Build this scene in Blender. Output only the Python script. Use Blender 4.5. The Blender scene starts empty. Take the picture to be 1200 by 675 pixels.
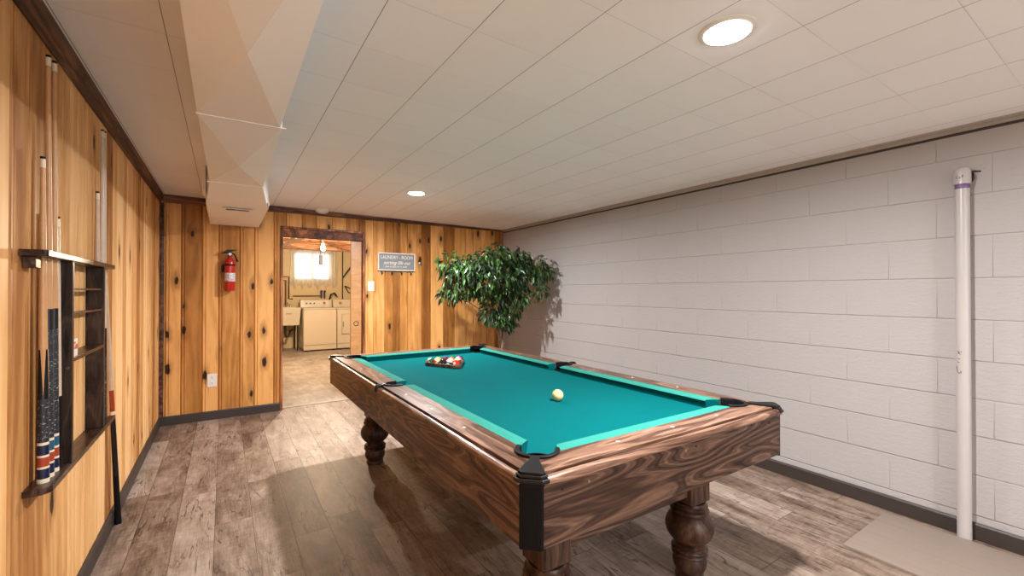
import bpy, bmesh, math, random
from mathutils import Vector, Matrix
random.seed(7)
C = bpy.context.scene.collection
SC = bpy.context.scene
PI = math.pi
R = math.radians

# ------------------------------------------------------------------ camera
cam_d = bpy.data.cameras.new('camera'); cam = bpy.data.objects.new('camera', cam_d); C.objects.link(cam)
cam_d.sensor_width = 36; cam_d.lens = 36 * 515.0 / 1200.0; cam_d.clip_start = 0.05
cam.location = (0, 0, 1.30); cam.rotation_euler = (R(90.39), 0, -R(33.2))
SC.camera = cam
# ------------------------------------------------------------------ world (daylight behind the laundry window and the added rear window) and exposure
w = bpy.data.worlds.new('world'); SC.world = w; w.use_nodes = True
w.node_tree.nodes['Background'].inputs[0].default_value = (0.97, 0.99, 1.0, 1)
w.node_tree.nodes['Background'].inputs[1].default_value = 4.2
SC.view_settings.view_transform = 'Standard'; SC.view_settings.look = 'None'
SC.view_settings.gamma = 1; SC.view_settings.use_curve_mapping = False
SC.view_settings.exposure = 0.13
DOWNLIGHT_W = 79.0
LAUNDRY_BULB_W = 230.0
LIGHT_COL = (1.0, 0.978, 0.975)

# ------------------------------------------------------------------ material kit
class G:
    def __init__(s, name):
        s.m = bpy.data.materials.new(name); s.m.use_nodes = True
        s.t = s.m.node_tree; s.t.nodes.clear()
        s.o = s.t.nodes.new('ShaderNodeOutputMaterial'); s._p = None
    def n(s, ty, **k):
        x = s.t.nodes.new('ShaderNode' + ty)
        for a, b in k.items(): setattr(x, a, b)
        return x
    def put(s, sock, v):
        if isinstance(v, bpy.types.NodeSocket): s.t.links.new(v, sock)
        elif v is not None:
            if sock.type == 'RGBA' and len(v) == 3: v = (*v, 1)
            sock.default_value = v
    @property
    def pos(s):
        if s._p is None: s._p = s.n('TexCoord').outputs['Object']
        return s._p
    def xyz(s, v=None):
        q = s.n('SeparateXYZ'); s.put(q.inputs[0], v or s.pos); return q.outputs
    def vec(s, x=0.0, y=0.0, z=0.0):
        q = s.n('CombineXYZ'); s.put(q.inputs[0], x); s.put(q.inputs[1], y); s.put(q.inputs[2], z); return q.outputs[0]
    def mul(s, v, k):
        q = s.n('VectorMath', operation='MULTIPLY'); s.put(q.inputs[0], v); s.put(q.inputs[1], k); return q.outputs[0]
    def addv(s, v, k):
        q = s.n('VectorMath', operation='ADD'); s.put(q.inputs[0], v); s.put(q.inputs[1], k); return q.outputs[0]
    def ma(s, op, a, b=None, c=None, clamp=False):
        q = s.n('Math', operation=op, use_clamp=clamp); s.put(q.inputs[0], a)
        if b is not None: s.put(q.inputs[1], b)
        if c is not None: s.put(q.inputs[2], c)
        return q.outputs[0]
    def noise(s, v, scale=1.0, detail=4.0, rough=0.55, dist=0.0):
        q = s.n('TexNoise'); s.put(q.inputs['Vector'], v); s.put(q.inputs['Scale'], scale)
        q.inputs['Detail'].default_value = detail; q.inputs['Roughness'].default_value = rough
        q.inputs['Distortion'].default_value = dist
        return q.outputs['Fac']
    def ramp(s, f, stops, interp='LINEAR'):
        q = s.n('ValToRGB'); s.put(q.inputs[0], f); cr = q.color_ramp; cr.interpolation = interp
        while len(cr.elements) < len(stops): cr.elements.new(0.5)
        for e, (p, c) in zip(cr.elements, stops):
            e.position = p; e.color = (*c, 1) if len(c) == 3 else c
        return q.outputs[0]
    def sm(s, x, a, b):      # smoothstep 0..1 from a to b
        q = s.n('MapRange', interpolation_type='SMOOTHSTEP'); s.put(q.inputs[0], x)
        q.inputs[1].default_value = a; q.inputs[2].default_value = b; return q.outputs[0]
    def mix(s, f, a, b, mode='MIX'):
        q = s.n('Mix', data_type='RGBA', blend_type=mode); s.put(q.inputs[0], f)
        s.put(q.inputs[6], a); s.put(q.inputs[7], b); return q.outputs[2]
    def attr(s, name='rnd'):
        return s.n('Attribute', attribute_name=name).outputs['Fac']
    def white(s, v, dims='3D'):
        q = s.n('TexWhiteNoise', noise_dimensions=dims)
        s.put(q.inputs['W' if dims == '1D' else 'Vector'], v); return q.outputs['Value']
    def bump(s, h, strength=0.3, dist=0.002):
        q = s.n('Bump'); q.inputs['Strength'].default_value = strength; q.inputs['Distance'].default_value = dist
        s.put(q.inputs['Height'], h); return q.outputs[0]
    def out(s, col, rough=0.5, spec=0.5, metal=0.0, bump=None, coat=0.0, trans=0.0, emit=None, estr=0.0):
        p = s.n('BsdfPrincipled'); s.put(p.inputs['Base Color'], col); s.put(p.inputs['Roughness'], rough)
        s.put(p.inputs['Specular IOR Level'], spec); s.put(p.inputs['Metallic'], metal)
        p.inputs['Coat Weight'].default_value = coat; p.inputs['Transmission Weight'].default_value = trans
        if bump: s.put(p.inputs['Normal'], bump)
        if emit: s.put(p.inputs['Emission Color'], emit); p.inputs['Emission Strength'].default_value = estr
        s.t.links.new(p.outputs[0], s.o.inputs[0]); return s.m

def plain(name, col, rough=0.5, spec=0.5, metal=0.0, var=0.08, sc=12.0, coat=0.0, bump=0.0):
    g = G(name); n = g.noise(g.pos, sc, 4)
    c = g.mix(g.ma('MULTIPLY', n, var * 2), col, tuple(x * 0.45 for x in col))
    b = g.bump(g.noise(g.pos, sc * 12, 3), bump, 0.002) if bump else None
    return g.out(c, rough, spec, metal, b, coat)

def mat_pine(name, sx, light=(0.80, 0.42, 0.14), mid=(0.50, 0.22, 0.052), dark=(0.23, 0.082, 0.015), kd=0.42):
    """knotty pine, grain along z; sx = axis running across the boards"""
    g = G(name); p = g.xyz(); s = p[sx]; z = p[2]; r = g.attr()
    ro = g.ma('MULTIPLY', r, 37.0)
    # knots
    kv = g.vec(g.ma('ADD', g.ma('MULTIPLY', s, 4.2), ro), g.ma('MULTIPLY', z, 1.75), ro)
    vo = g.n('TexVoronoi', feature='F1', voronoi_dimensions='2D'); g.put(vo.inputs['Vector'], kv)
    vo.inputs['Scale'].default_value = 1.0; vo.inputs['Randomness'].default_value = 1.0
    keep = g.ma('GREATER_THAN', g.xyz(vo.outputs['Color'])[0], kd)
    wob = g.noise(g.vec(g.ma('MULTIPLY', s, 60.0), g.ma('MULTIPLY', z, 25.0), ro), 1, 3)
    kdist = g.ma('ADD', vo.outputs['Distance'], g.ma('MULTIPLY', g.ma('SUBTRACT', wob, 0.5), 0.09))
    size = g.ma('ADD', 0.045, g.ma('MULTIPLY', g.xyz(vo.outputs['Color'])[1], 0.055))
    kk = g.ma('MULTIPLY', g.ma('SUBTRACT', 1.0, g.sm(g.ma('DIVIDE', kdist, size), 0.70, 1.05)), keep)
    halo = g.ma('MULTIPLY', g.ma('SUBTRACT', 1.0, g.sm(kdist, 0.03, 0.26)), keep)
    # long grain, bent round the knots
    bend = g.ma('MULTIPLY', halo, 0.9)
    warp = g.noise(g.vec(g.ma('MULTIPLY', s, 3.0), g.ma('MULTIPLY', z, 0.55), ro), 1, 2)
    gc = g.ma('ADD', g.ma('ADD', g.ma('MULTIPLY', s, 16.0), g.ma('MULTIPLY', warp, 5.5)), bend)
    band = g.ma('ADD', g.ma('MULTIPLY', g.ma('SINE', g.ma('MULTIPLY', gc, 6.28)), 0.5), 0.5)
    fine = g.noise(g.vec(g.ma('MULTIPLY', s, 210.0), g.ma('MULTIPLY', z, 3.0), ro), 1, 5, 0.7)
    blotch = g.noise(g.vec(g.ma('MULTIPLY', s, 7.0), g.ma('MULTIPLY', z, 1.6), ro), 1, 4, 0.6)
    t = g.ma('ADD', g.ma('MULTIPLY', band, 0.11), g.ma('ADD', g.ma('MULTIPLY', fine, 0.26), g.ma('MULTIPLY', blotch, 0.72)))
    t = g.ma('ADD', t, g.ma('MULTIPLY', g.ma('SUBTRACT', r, 0.5), 0.62))
    col = g.ramp(t, [(0.25, light), (0.56, mid), (0.88, dark)])
    col = g.mix(g.ma('MULTIPLY', halo, 0.62), col, tuple(x * 0.8 for x in dark))
    streak = g.sm(g.noise(g.vec(g.ma('MULTIPLY', s, 28.0), g.ma('MULTIPLY', z, 1.1), ro), 1, 3, 0.6), 0.64, 0.80)
    col = g.mix(g.ma('MULTIPLY', streak, 0.5), col, (0.16, 0.055, 0.018))
    col = g.mix(g.ma('MULTIPLY', kk, 0.96), col, (0.014, 0.005, 0.003))
    return g.out(col, g.ma('ADD', 0.42, g.ma('MULTIPLY', fine, 0.15)), 0.25, bump=g.bump(fine, 0.25, 0.001))

def mat_walnut(name, gx, gy, gz, tone=1.0, rough=0.36, freq=26.0, seed=0.0, ringw=0.27, tint=(1, 1, 1)):
    """wood-grain laminate: contour rings of a stretched noise plus long pores; gx,gy,gz = stretch of each axis"""
    g = G(name)
    p = g.addv(g.mul(g.pos, (gx, gy, gz)), (seed, seed * 0.7, seed * 1.3))
    n1 = g.noise(p, 1.0, 1.5, 0.4, 0.25)
    ph = g.ma('ADD', g.ma('MULTIPLY', n1, freq * 6.28 / 4), g.ma('MULTIPLY', g.noise(p, 6.0, 2, 0.5), 2.2))
    ring = g.ma('ADD', g.ma('MULTIPLY', g.ma('SINE', ph), 0.5), 0.5)
    ring2 = g.ma('ADD', g.ma('MULTIPLY', g.ma('SINE', g.ma('MULTIPLY', ph, 3.3)), 0.5), 0.5)
    mx_ = max(gx, gy, gz); st_ = [14.0 if q == mx_ else (3.0 if q < mx_ * 0.5 else 9.0) for q in (gx, gy, gz)]
    f = g.noise(g.mul(p, tuple(st_)), 1.0, 5, 0.74)
    bl = g.noise(p, 1.3, 3, 0.5)
    t = g.ma('ADD', g.ma('MULTIPLY', ring, ringw), g.ma('ADD', g.ma('MULTIPLY', ring2, ringw * 0.5), g.ma('ADD', g.ma('MULTIPLY', f, 0.60), g.ma('MULTIPLY', bl, 0.12))))
    k = tone
    col = g.ramp(t, [(0.34, (0.028 * k, 0.013 * k, 0.009 * k)), (0.50, (0.085 * k, 0.042 * k, 0.027 * k)),
                     (0.66, (0.175 * k, 0.095 * k, 0.062 * k)), (0.90, (0.34 * k, 0.205 * k, 0.14 * k))])
    if tint != (1, 1, 1): col = g.mix(1.0, col, tint, 'MULTIPLY')
    return g.out(col, rough, 0.3, bump=g.bump(f, 0.12, 0.001))

def mat_floor():
    g = G('grey_brown_plank_vinyl'); p = g.xyz()
    W, L = 0.178, 1.22
    cx = g.ma('DIVIDE', g.ma('ADD', p[0], 0.04), W); col_i = g.ma('FLOOR', cx)
    off = g.ma('MULTIPLY', g.white(col_i, '1D'), L)
    cy = g.ma('DIVIDE', g.ma('ADD', p[1], off), L); row_i = g.ma('FLOOR', cy)
    rid = g.white(g.vec(col_i, row_i, 0.3))
    fx = g.ma('FRACT', cx); fy = g.ma('FRACT', cy)
    dx = g.ma('MULTIPLY', g.ma('MINIMUM', fx, g.ma('SUBTRACT', 1.0, fx)), W)
    dy = g.ma('MULTIPLY', g.ma('MINIMUM', fy, g.ma('SUBTRACT', 1.0, fy)), L)
    seam = g.ma('SUBTRACT', 1.0, g.sm(g.ma('MINIMUM', dx, dy), 0.0006, 0.0028))
    ro = g.ma('MULTIPLY', rid, 41.0)
    gx = g.ma('MULTIPLY', p[0], 1.0)
    v1 = g.vec(g.ma('MULTIPLY', gx, 9.0), g.ma('MULTIPLY', p[1], 2.6), ro)
    bl = g.noise(v1, 1.0, 5, 0.62, 0.6)
    fine = g.noise(g.vec(g.ma('MULTIPLY', gx, 120.0), g.ma('MULTIPLY', p[1], 9.0), ro), 1, 5, 0.7)
    cross = g.noise(g.vec(g.ma('MULTIPLY', gx, 14.0), g.ma('MULTIPLY', p[1], 55.0), ro), 1, 4, 0.6)
    t = g.ma('ADD', g.ma('MULTIPLY', bl, 0.68), g.ma('ADD', g.ma('MULTIPLY', fine, 0.42), g.ma('MULTIPLY', cross, 0.22)))
    t = g.ma('ADD', t, g.ma('MULTIPLY', g.ma('SUBTRACT', rid, 0.5), 0.20))
    col = g.ramp(t, [(0.42, (0.060, 0.036, 0.024)), (0.56, (0.165, 0.112, 0.080)), (0.71, (0.29, 0.22, 0.172)), (0.90, (0.44, 0.36, 0.30))])
    # dark checks and splits along the boards
    cr = g.noise(g.vec(g.ma('MULTIPLY', gx, 16.0), g.ma('MULTIPLY', p[1], 2.2), g.ma('ADD', ro, 9.0)), 1, 3, 0.5, 0.7)
    crack = g.ma('SUBTRACT', 1.0, g.sm(g.ma('ABSOLUTE', g.ma('SUBTRACT', cr, 0.5)), 0.002, 0.016))
    gate = g.sm(g.noise(g.vec(g.ma('MULTIPLY', gx, 5.0), g.ma('MULTIPLY', p[1], 2.0), ro), 1, 2), 0.44, 0.54)
    crack = g.ma('MULTIPLY', crack, gate)
    col = g.mix(g.ma('MULTIPLY', crack, 0.8), col, (0.03, 0.018, 0.012))
    col = g.mix(g.ma('MULTIPLY', seam, 0.75), col, (0.035, 0.022, 0.016))
    h = g.ma('SUBTRACT', fine, g.ma('ADD', g.ma('MULTIPLY', seam, 2.0), crack))
    return g.out(col, g.ma('ADD', 0.40, g.ma('MULTIPLY', fine, 0.2)), 0.4, bump=g.bump(h, 0.25, 0.001))

def mat_ceiling():
    g = G('white_ceiling_tile'); p = g.xyz(); T = 0.3048
    fx = g.ma('FRACT', g.ma('DIVIDE', g.ma('ADD', p[0], 10 * T - 0.43), T))
    fy = g.ma('FRACT', g.ma('DIVIDE', g.ma('ADD', p[1], 12 * 0.3275 - 0.378), 0.3275))
    dx = g.ma('MULTIPLY', g.ma('MINIMUM', fx, g.ma('SUBTRACT', 1.0, fx)), T)
    dy = g.ma('MULTIPLY', g.ma('MINIMUM', fy, g.ma('SUBTRACT', 1.0, fy)), T)
    lx = g.ma('SUBTRACT', 1.0, g.sm(dx, 0.0004, 0.0026)); ly = g.ma('SUBTRACT', 1.0, g.sm(dy, 0.0002, 0.0022))
    ix = g.ma('FLOOR', g.ma('DIVIDE', g.ma('ADD', p[0], 10 * T - 0.43), T)); iy = g.ma('FLOOR', g.ma('DIVIDE', g.ma('ADD', p[1], 12 * 0.3275 - 0.378), 0.3275))
    tid = g.white(g.vec(ix, iy, 0.0))
    rowv = g.white(g.ma('ADD', iy, 0.5), '1D')
    ly = g.ma('MULTIPLY', ly, g.ma('ADD', 0.25, g.ma('MULTIPLY', g.sm(g.noise(g.vec(g.ma('MULTIPLY', p[0], 1.3), g.ma('MULTIPLY', iy, 3.1), 0.0), 1, 1), 0.42, 0.60), 0.75)))
    n = g.noise(g.pos, 2.0, 3)
    col = g.mix(g.ma('MULTIPLY', tid, 0.5), (0.95, 0.945, 0.95), (0.89, 0.885, 0.89))
    col = g.mix(g.ma('MULTIPLY', n, 0.25), col, (0.82, 0.80, 0.79))
    col = g.mix(g.ma('MULTIPLY', lx, 0.80), col, (0.20, 0.17, 0.15))
    col = g.mix(g.ma('MULTIPLY', ly, 0.40), col, (0.25, 0.21, 0.19))
    tex = g.noise(g.pos, 160, 3, 0.6)
    h = g.ma('SUBTRACT', tex, g.ma('ADD', g.ma('MULTIPLY', lx, 2.5), g.ma('MULTIPLY', ly, 2.5)))
    return g.out(col, 0.75, 0.25, bump=g.bump(h, 0.35, 0.0015))

def mat_block():
    g = G('white_painted_block'); n = g.noise(g.pos, 3.0, 4); f = g.noise(g.pos, 90, 4, 0.7); f2 = g.noise(g.mul(g.pos, (1, 14, 40)), 1.6, 4, 0.65)
    col = g.mix(g.ma('MULTIPLY', n, 0.4), (0.405, 0.39, 0.385), (0.37, 0.355, 0.35))
    return g.out(col, 0.62, 0.35, bump=g.bump(g.ma('ADD', f, g.ma('MULTIPLY', f2, 1.6)), 0.5, 0.003))

def mat_felt():
    g = G('teal_felt'); n = g.noise(g.pos, 5.0, 5, 0.6); f = g.noise(g.pos, 420, 3, 0.6)
    sc = g.sm(g.noise(g.addv(g.pos, (1.3, 2.2, 0)), 3.2, 4, 0.65), 0.60, 0.85)
    c = g.mix(n, (0.0, 0.078, 0.084), (0.0, 0.098, 0.105))
    c = g.mix(g.ma('MULTIPLY', sc, 0.28), c, (0.03, 0.24, 0.24))
    c = g.mix(g.ma('MULTIPLY', f, 0.25), c, (0.0, 0.12, 0.12))
    return g.out(c, 0.95, 0.04, bump=g.bump(f, 0.3, 0.0008))

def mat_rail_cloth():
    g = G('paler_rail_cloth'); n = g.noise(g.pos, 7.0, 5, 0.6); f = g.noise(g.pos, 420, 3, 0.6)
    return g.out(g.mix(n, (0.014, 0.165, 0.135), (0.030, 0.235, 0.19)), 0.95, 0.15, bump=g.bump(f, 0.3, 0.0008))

def mat_concrete():
    g = G('worn_concrete'); a = g.noise(g.pos, 2.2, 6, 0.65, 0.4); b = g.noise(g.mul(g.pos, (9, 2.5, 1)), 1.5, 5, 0.7)
    c = g.ramp(g.ma('ADD', g.ma('MULTIPLY', a, 0.6), g.ma('MULTIPLY', b, 0.4)), [(0.32, (0.17, 0.135, 0.10)), (0.52, (0.33, 0.28, 0.225)), (0.72, (0.56, 0.50, 0.43))])
    return g.out(c, 0.55, 0.35, bump=g.bump(b, 0.3, 0.002))

def emis(name, col, st):
    g = G(name); e = g.n('Emission'); e.inputs[0].default_value = (*col, 1); e.inputs[1].default_value = st
    g.t.links.new(e.outputs[0], g.o.inputs[0]); return g.m

M = {}
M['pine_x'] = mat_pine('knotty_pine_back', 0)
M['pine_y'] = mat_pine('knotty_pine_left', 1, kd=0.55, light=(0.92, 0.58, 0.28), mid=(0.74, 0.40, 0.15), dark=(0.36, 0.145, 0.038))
M['floor'] = mat_floor(); M['ceiling'] = mat_ceiling(); M['block'] = mat_block(); M['felt'] = mat_felt(); M['concrete'] = mat_concrete(); M['cloth'] = mat_rail_cloth()
M['wal_x'] = mat_walnut('walnut_laminate_end', 1.2, 8.5, 8.5, 0.66, freq=56, seed=3.1)
M['wal_y'] = mat_walnut('walnut_laminate_side', 8.5, 1.2, 8.5, 0.80, freq=56, seed=7.7)
M['walr_x'] = mat_walnut('walnut_rail_end', 1.6, 13, 13, 1.1, 0.3, 18, 1.2)
M['walr_y'] = mat_walnut('walnut_rail_side', 13, 1.6, 13, 1.0, 0.3, 18, 5.2)
M['leg'] = mat_walnut('turned_leg_wood', 5, 5, 2.2, 0.75, 0.38, 30, 2.3, 0.14)
M['black'] = plain('black_plastic', (0.008, 0.008, 0.009), 0.45, 0.12, bump=0.15, sc=30)
M['blackg'] = plain('gloss_black_paint', (0.008, 0.008, 0.009), 0.25, 0.4)
M['rubber'] = plain('black_rubber', (0.008, 0.008, 0.009), 0.6, 0.1)
M['pearl'] = plain('pearl_inlay', (0.72, 0.66, 0.58), 0.3, 0.6)
M['base'] = plain('dark_brown_baseboard', (0.045, 0.034, 0.030), 0.45, 0.4, bump=0.1)
M['crown'] = mat_walnut('dark_stained_moulding', 16, 1.5, 16, 0.75, 0.5, 14, 9.0, tint=(1.0, 0.72, 0.52))
M['crown_x'] = mat_walnut('dark_stained_moulding_back', 1.5, 16, 16, 1.3, 0.5, 14, 9.0, tint=(1.0, 0.66, 0.42))
M['rack'] = mat_walnut('dark_stained_rack', 20, 20, 2.5, 0.24, 0.35, 14, 4.0)
M['rack_y'] = mat_walnut('dark_stained_rack_shelf', 20, 2.5, 20, 0.40, 0.3, 14, 4.4)
M['duct'] = plain('beige_painted_sheet_metal', (0.94, 0.915, 0.885), 0.5, 0.4, var=0.04, sc=2.5)
M['white'] = plain('white_plastic', (0.80, 0.76, 0.72), 0.35, 0.5, var=0.03)
M['pipe'] = plain('white_painted_pipe', (0.47, 0.445, 0.435), 0.3, 0.5, var=0.08, sc=6)
M['grey_metal'] = plain('grey_metal', (0.30, 0.28, 0.26), 0.35, 0.5, 0.7)
M['dark_metal'] = plain('dark_iron', (0.03, 0.026, 0.024), 0.45, 0.5, 0.5)
M['chrome'] = plain('chrome', (0.75, 0.73, 0.70), 0.18, 0.5, 1.0, var=0.02)
M['copper'] = plain('dull_copper_pipe', (0.20, 0.10, 0.055), 0.4, 0.5, 0.6)
M['red'] = plain('red_enamel', (0.50, 0.022, 0.014), 0.22, 0.6, var=0.05)
M['maple'] = plain('maple_cue_shaft', (0.62, 0.33, 0.14), 0.3, 0.5, var=0.25, sc=25)
M['maple_pale'] = plain('pale_cue_shaft', (0.70, 0.54, 0.40), 0.3, 0.5, var=0.25, sc=25)
M['ivory'] = plain('cream_ferrule', (0.76, 0.65, 0.48), 0.3, 0.5, var=0.04)
M['navy'] = plain('navy_ring', (0.012, 0.018, 0.055), 0.2, 0.5)
M['ringred'] = plain('brick_red_ring', (0.36, 0.055, 0.025), 0.2, 0.5)
M['teal_ring'] = plain('blue_ring', (0.02, 0.10, 0.17), 0.2, 0.5)
M['sign'] = plain('grey_sign_face', (0.25, 0.26, 0.26), 0.7, 0.2, var=0.1)
M['cream_wall'] = plain('cream_painted_wall', (0.70, 0.56, 0.34), 0.7, 0.3, var=0.25, sc=3)
M['appliance'] = plain('almond_enamel', (0.62, 0.55, 0.43), 0.3, 0.5, var=0.05)
M['joist'] = mat_walnut('rough_joist', 1.6, 14, 14, 2.8, 0.7, 12, 6.0, tint=(1.0, 0.86, 0.62))
M['mat'] = None
def wrap():      # black linen wrap with pale thread flecks
    g = G('speckled_irish_linen'); p = g.xyz()
    a = g.noise(g.mul(g.pos, (140, 140, 260)), 1.0, 2, 0.6)
    return g.out(g.mix(g.sm(a, 0.60, 0.70), (0.014, 0.014, 0.018), (0.42, 0.45, 0.44)), 0.5)
M['wrap'] = wrap()
def board():
    g = G('grey_beige_board'); p = g.xyz()
    f = g.ma('FRACT', g.ma('DIVIDE', g.ma('ADD', p[0], 3.0), 0.19)); s = g.ma('SUBTRACT', 1.0, g.sm(g.ma('MINIMUM', f, g.ma('SUBTRACT', 1.0, f)), 0.004, 0.02))
    n = g.noise(g.mul(g.pos, (60, 5, 1)), 1, 5, 0.7)
    c = g.mix(n, (0.21, 0.165, 0.133), (0.28, 0.225, 0.185)); c = g.mix(g.ma('MULTIPLY', s, 0.35), c, (0.15, 0.11, 0.09))
    return g.out(c, 0.5, 0.4, bump=g.bump(n, 0.2, 0.001))
M['mat'] = board()
def birch():
    g = G('birch_veneer'); n = g.noise(g.mul(g.pos, (7, 7, 14)), 1, 4, 0.6, 1.2); f = g.noise(g.mul(g.pos, (4, 4, 60)), 1, 4, 0.6)
    return g.out(g.ramp(g.ma('ADD', g.ma('MULTIPLY', n, 0.6), g.ma('MULTIPLY', f, 0.4)), [(0.3, (0.42, 0.19, 0.065)), (0.7, (0.62, 0.33, 0.13))]), 0.35)
M['birch'] = birch()
def leafm():
    g = G('ficus_leaf'); r = g.attr(); n = g.noise(g.pos, 30, 2)
    c = g.ramp(g.ma('ADD', g.ma('MULTIPLY', r, 0.85), g.ma('MULTIPLY', n, 0.15)), [(0.0, (0.010, 0.024, 0.010)), (0.45, (0.022, 0.060, 0.014)), (0.8, (0.065, 0.165, 0.028)), (1.0, (0.15, 0.30, 0.055))])
    return g.out(c, 0.35, 0.5)
M['leaf'] = leafm()
M['bark'] = plain('pale_grey_bark', (0.30, 0.21, 0.15), 0.75, 0.3, var=0.5, sc=18, bump=0.5)
M['basket'] = plain('brown_wicker', (0.14, 0.075, 0.035), 0.7, 0.3, var=0.4, sc=40, bump=0.8)

# ------------------------------------------------------------------ geometry kit
class MB:
    def __init__(s): s.v = []; s.f = []; s.r = []; s.cur = 0.5
    def add(s, vs, fs):
        o = len(s.v); s.v += [tuple(p) for p in vs]; s.f += [tuple(i + o for i in f) for f in fs]; s.r += [s.cur] * len(fs); return s
    def box(s, a, b):
        (x0, y0, z0), (x1, y1, z1) = a, b
        return s.add([(x0,y0,z0),(x1,y0,z0),(x1,y1,z0),(x0,y1,z0),(x0,y0,z1),(x1,y0,z1),(x1,y1,z1),(x0,y1,z1)],
                     [(0,3,2,1),(4,5,6,7),(0,1,5,4),(1,2,6,5),(2,3,7,6),(3,0,4,7)])
    def prism(s, poly, lo, hi, axis=2):      # poly extruded along axis
        n = len(poly)
        def P(p, h): return {2: (p[0], p[1], h), 1: (p[0], h, p[1]), 0: (h, p[0], p[1])}[axis]
        return s.add([P(p, lo) for p in poly] + [P(p, hi) for p in poly],
                     [tuple(range(n))[::-1], tuple(range(n, 2*n))] + [(i, (i+1) % n, n + (i+1) % n, n + i) for i in range(n)])
    def lathe(s, prof, c=(0,0,0), n=24, ax='z'):
        vs = []; fs = []
        for (r, h) in prof:
            for k in range(n):
                a = 2*PI*k/n
                p = {'z': (r*math.cos(a), r*math.sin(a), h), 'x': (h, r*math.cos(a), r*math.sin(a)), 'y': (r*math.cos(a), h, r*math.sin(a))}[ax]
                vs.append((p[0]+c[0], p[1]+c[1], p[2]+c[2]))
        for i in range(len(prof)-1):
            for k in range(n):
                k2 = (k+1) % n; fs.append((i*n+k, i*n+k2, (i+1)*n+k2, (i+1)*n+k))
        fs.append(tuple(range(n))[::-1]); fs.append(tuple((len(prof)-1)*n + k for k in range(n)))
        return s.add(vs, fs)
    def tube(s, pts, r, n=10):
        pts = [Vector(p) for p in pts]; rs = r if isinstance(r, (list, tuple)) else [r]*len(pts)
        vs = []; fs = []; up = Vector((0, 0, 1)); prev = None
        for i, p in enumerate(pts):
            d = (pts[min(i+1, len(pts)-1)] - pts[max(i-1, 0)]).normalized()
            if prev is None: a = d.cross(up if abs(d.z) < 0.9 else Vector((1, 0, 0))).normalized()
            else: a = (prev - d*prev.dot(d)).normalized()
            prev = a; b = d.cross(a)
            for k in range(n):
                t = 2*PI*k/n; q = p + (a*math.cos(t) + b*math.sin(t))*rs[i]; vs.append(tuple(q))
        for i in range(len(pts)-1):
            for k in range(n):
                k2 = (k+1) % n; fs.append((i*n+k, i*n+k2, (i+1)*n+k2, (i+1)*n+k))
        fs.append(tuple(range(n))[::-1]); fs.append(tuple((len(pts)-1)*n+k for k in range(n)))
        return s.add(vs, fs)
    def build(s, name, mat, parent=None, bevel=0.0, smooth=False, seg=2, loc=None, fix=True):
        me = bpy.data.meshes.new(name); me.from_pydata(s.v, [], s.f); me.materials.append(mat)
        at = me.attributes.new('rnd', 'FLOAT', 'FACE'); at.data.foreach_set('value', s.r)
        if fix:
            bm = bmesh.new(); bm.from_mesh(me); bmesh.ops.recalc_face_normals(bm, faces=bm.faces); bm.to_mesh(me); bm.free()
        o = bpy.data.objects.new(name, me); C.objects.link(o)
        if loc: o.location = loc
        if parent:
            o.parent = parent
            if not parent.get('_local'):
                L = Vector((0, 0, 0)); q = parent
                while q: L += Vector(q.location); q = q.parent if (q.parent and not q.matrix_parent_inverse.translation.length) else None
                o.matrix_parent_inverse = Matrix.Translation(-Vector(parent.location)) if parent.type == 'EMPTY' else Matrix.Identity(4)
        if bevel:
            md = o.modifiers.new('bevel', 'BEVEL'); md.width = bevel; md.segments = seg; md.limit_method = 'ANGLE'; md.angle_limit = R(35)
        if smooth:
            for p in me.polygons: p.use_smooth = len(p.vertices) <= 4
            if hasattr(me, 'set_sharp_from_angle'): me.set_sharp_from_angle(angle=R(42))
        return o

def thing(name, label, cat, loc=(0,0,0), group=None, local=False):
    o = bpy.data.objects.new(name, None); C.objects.link(o); o.location = loc; o.empty_display_size = 0.1
    tag(o, label, cat, group)
    if local: o['_local'] = 1
    return o
def tag(o, label, cat, group=None):
    o['label'] = label; o['category'] = cat
    if group: o['group'] = group
    return o
def st(o): o['kind'] = 'structure'; return o
def text_mesh(name, txt, size, mat, M4, parent, shear=0.0, ext=0.0006, sx=1.0):
    cu = bpy.data.curves.new(name, 'FONT'); cu.body = txt; cu.size = size; cu.align_x = 'CENTER'; cu.align_y = 'CENTER'
    cu.shear = shear; cu.extrude = ext; cu.offset = 0.0
    t = bpy.data.objects.new(name, cu); C.objects.link(t)
    dg = bpy.context.evaluated_depsgraph_get(); me = bpy.data.meshes.new_from_object(t.evaluated_get(dg))
    bpy.data.objects.remove(t); me.name = name
    me.transform(M4 @ Matrix.Diagonal((sx, 1, 1, 1))); me.materials.clear(); me.materials.append(mat)
    o = bpy.data.objects.new(name, me); C.objects.link(o); o.parent = parent
    if parent.type == 'EMPTY' and not parent.get('_local'): o.matrix_parent_inverse = Matrix.Translation(-Vector(parent.location))
    return o

XL, YB, YN = -0.522, 5.39, -3.5
def XR(y): return 3.298 + 0.016*max(0.0, y-0.5)          # the block wall runs a touch out of square
def ZC(x): return 2.235 - 0.0145*(x + 0.51)  # and the ceiling falls slightly to the right

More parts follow.
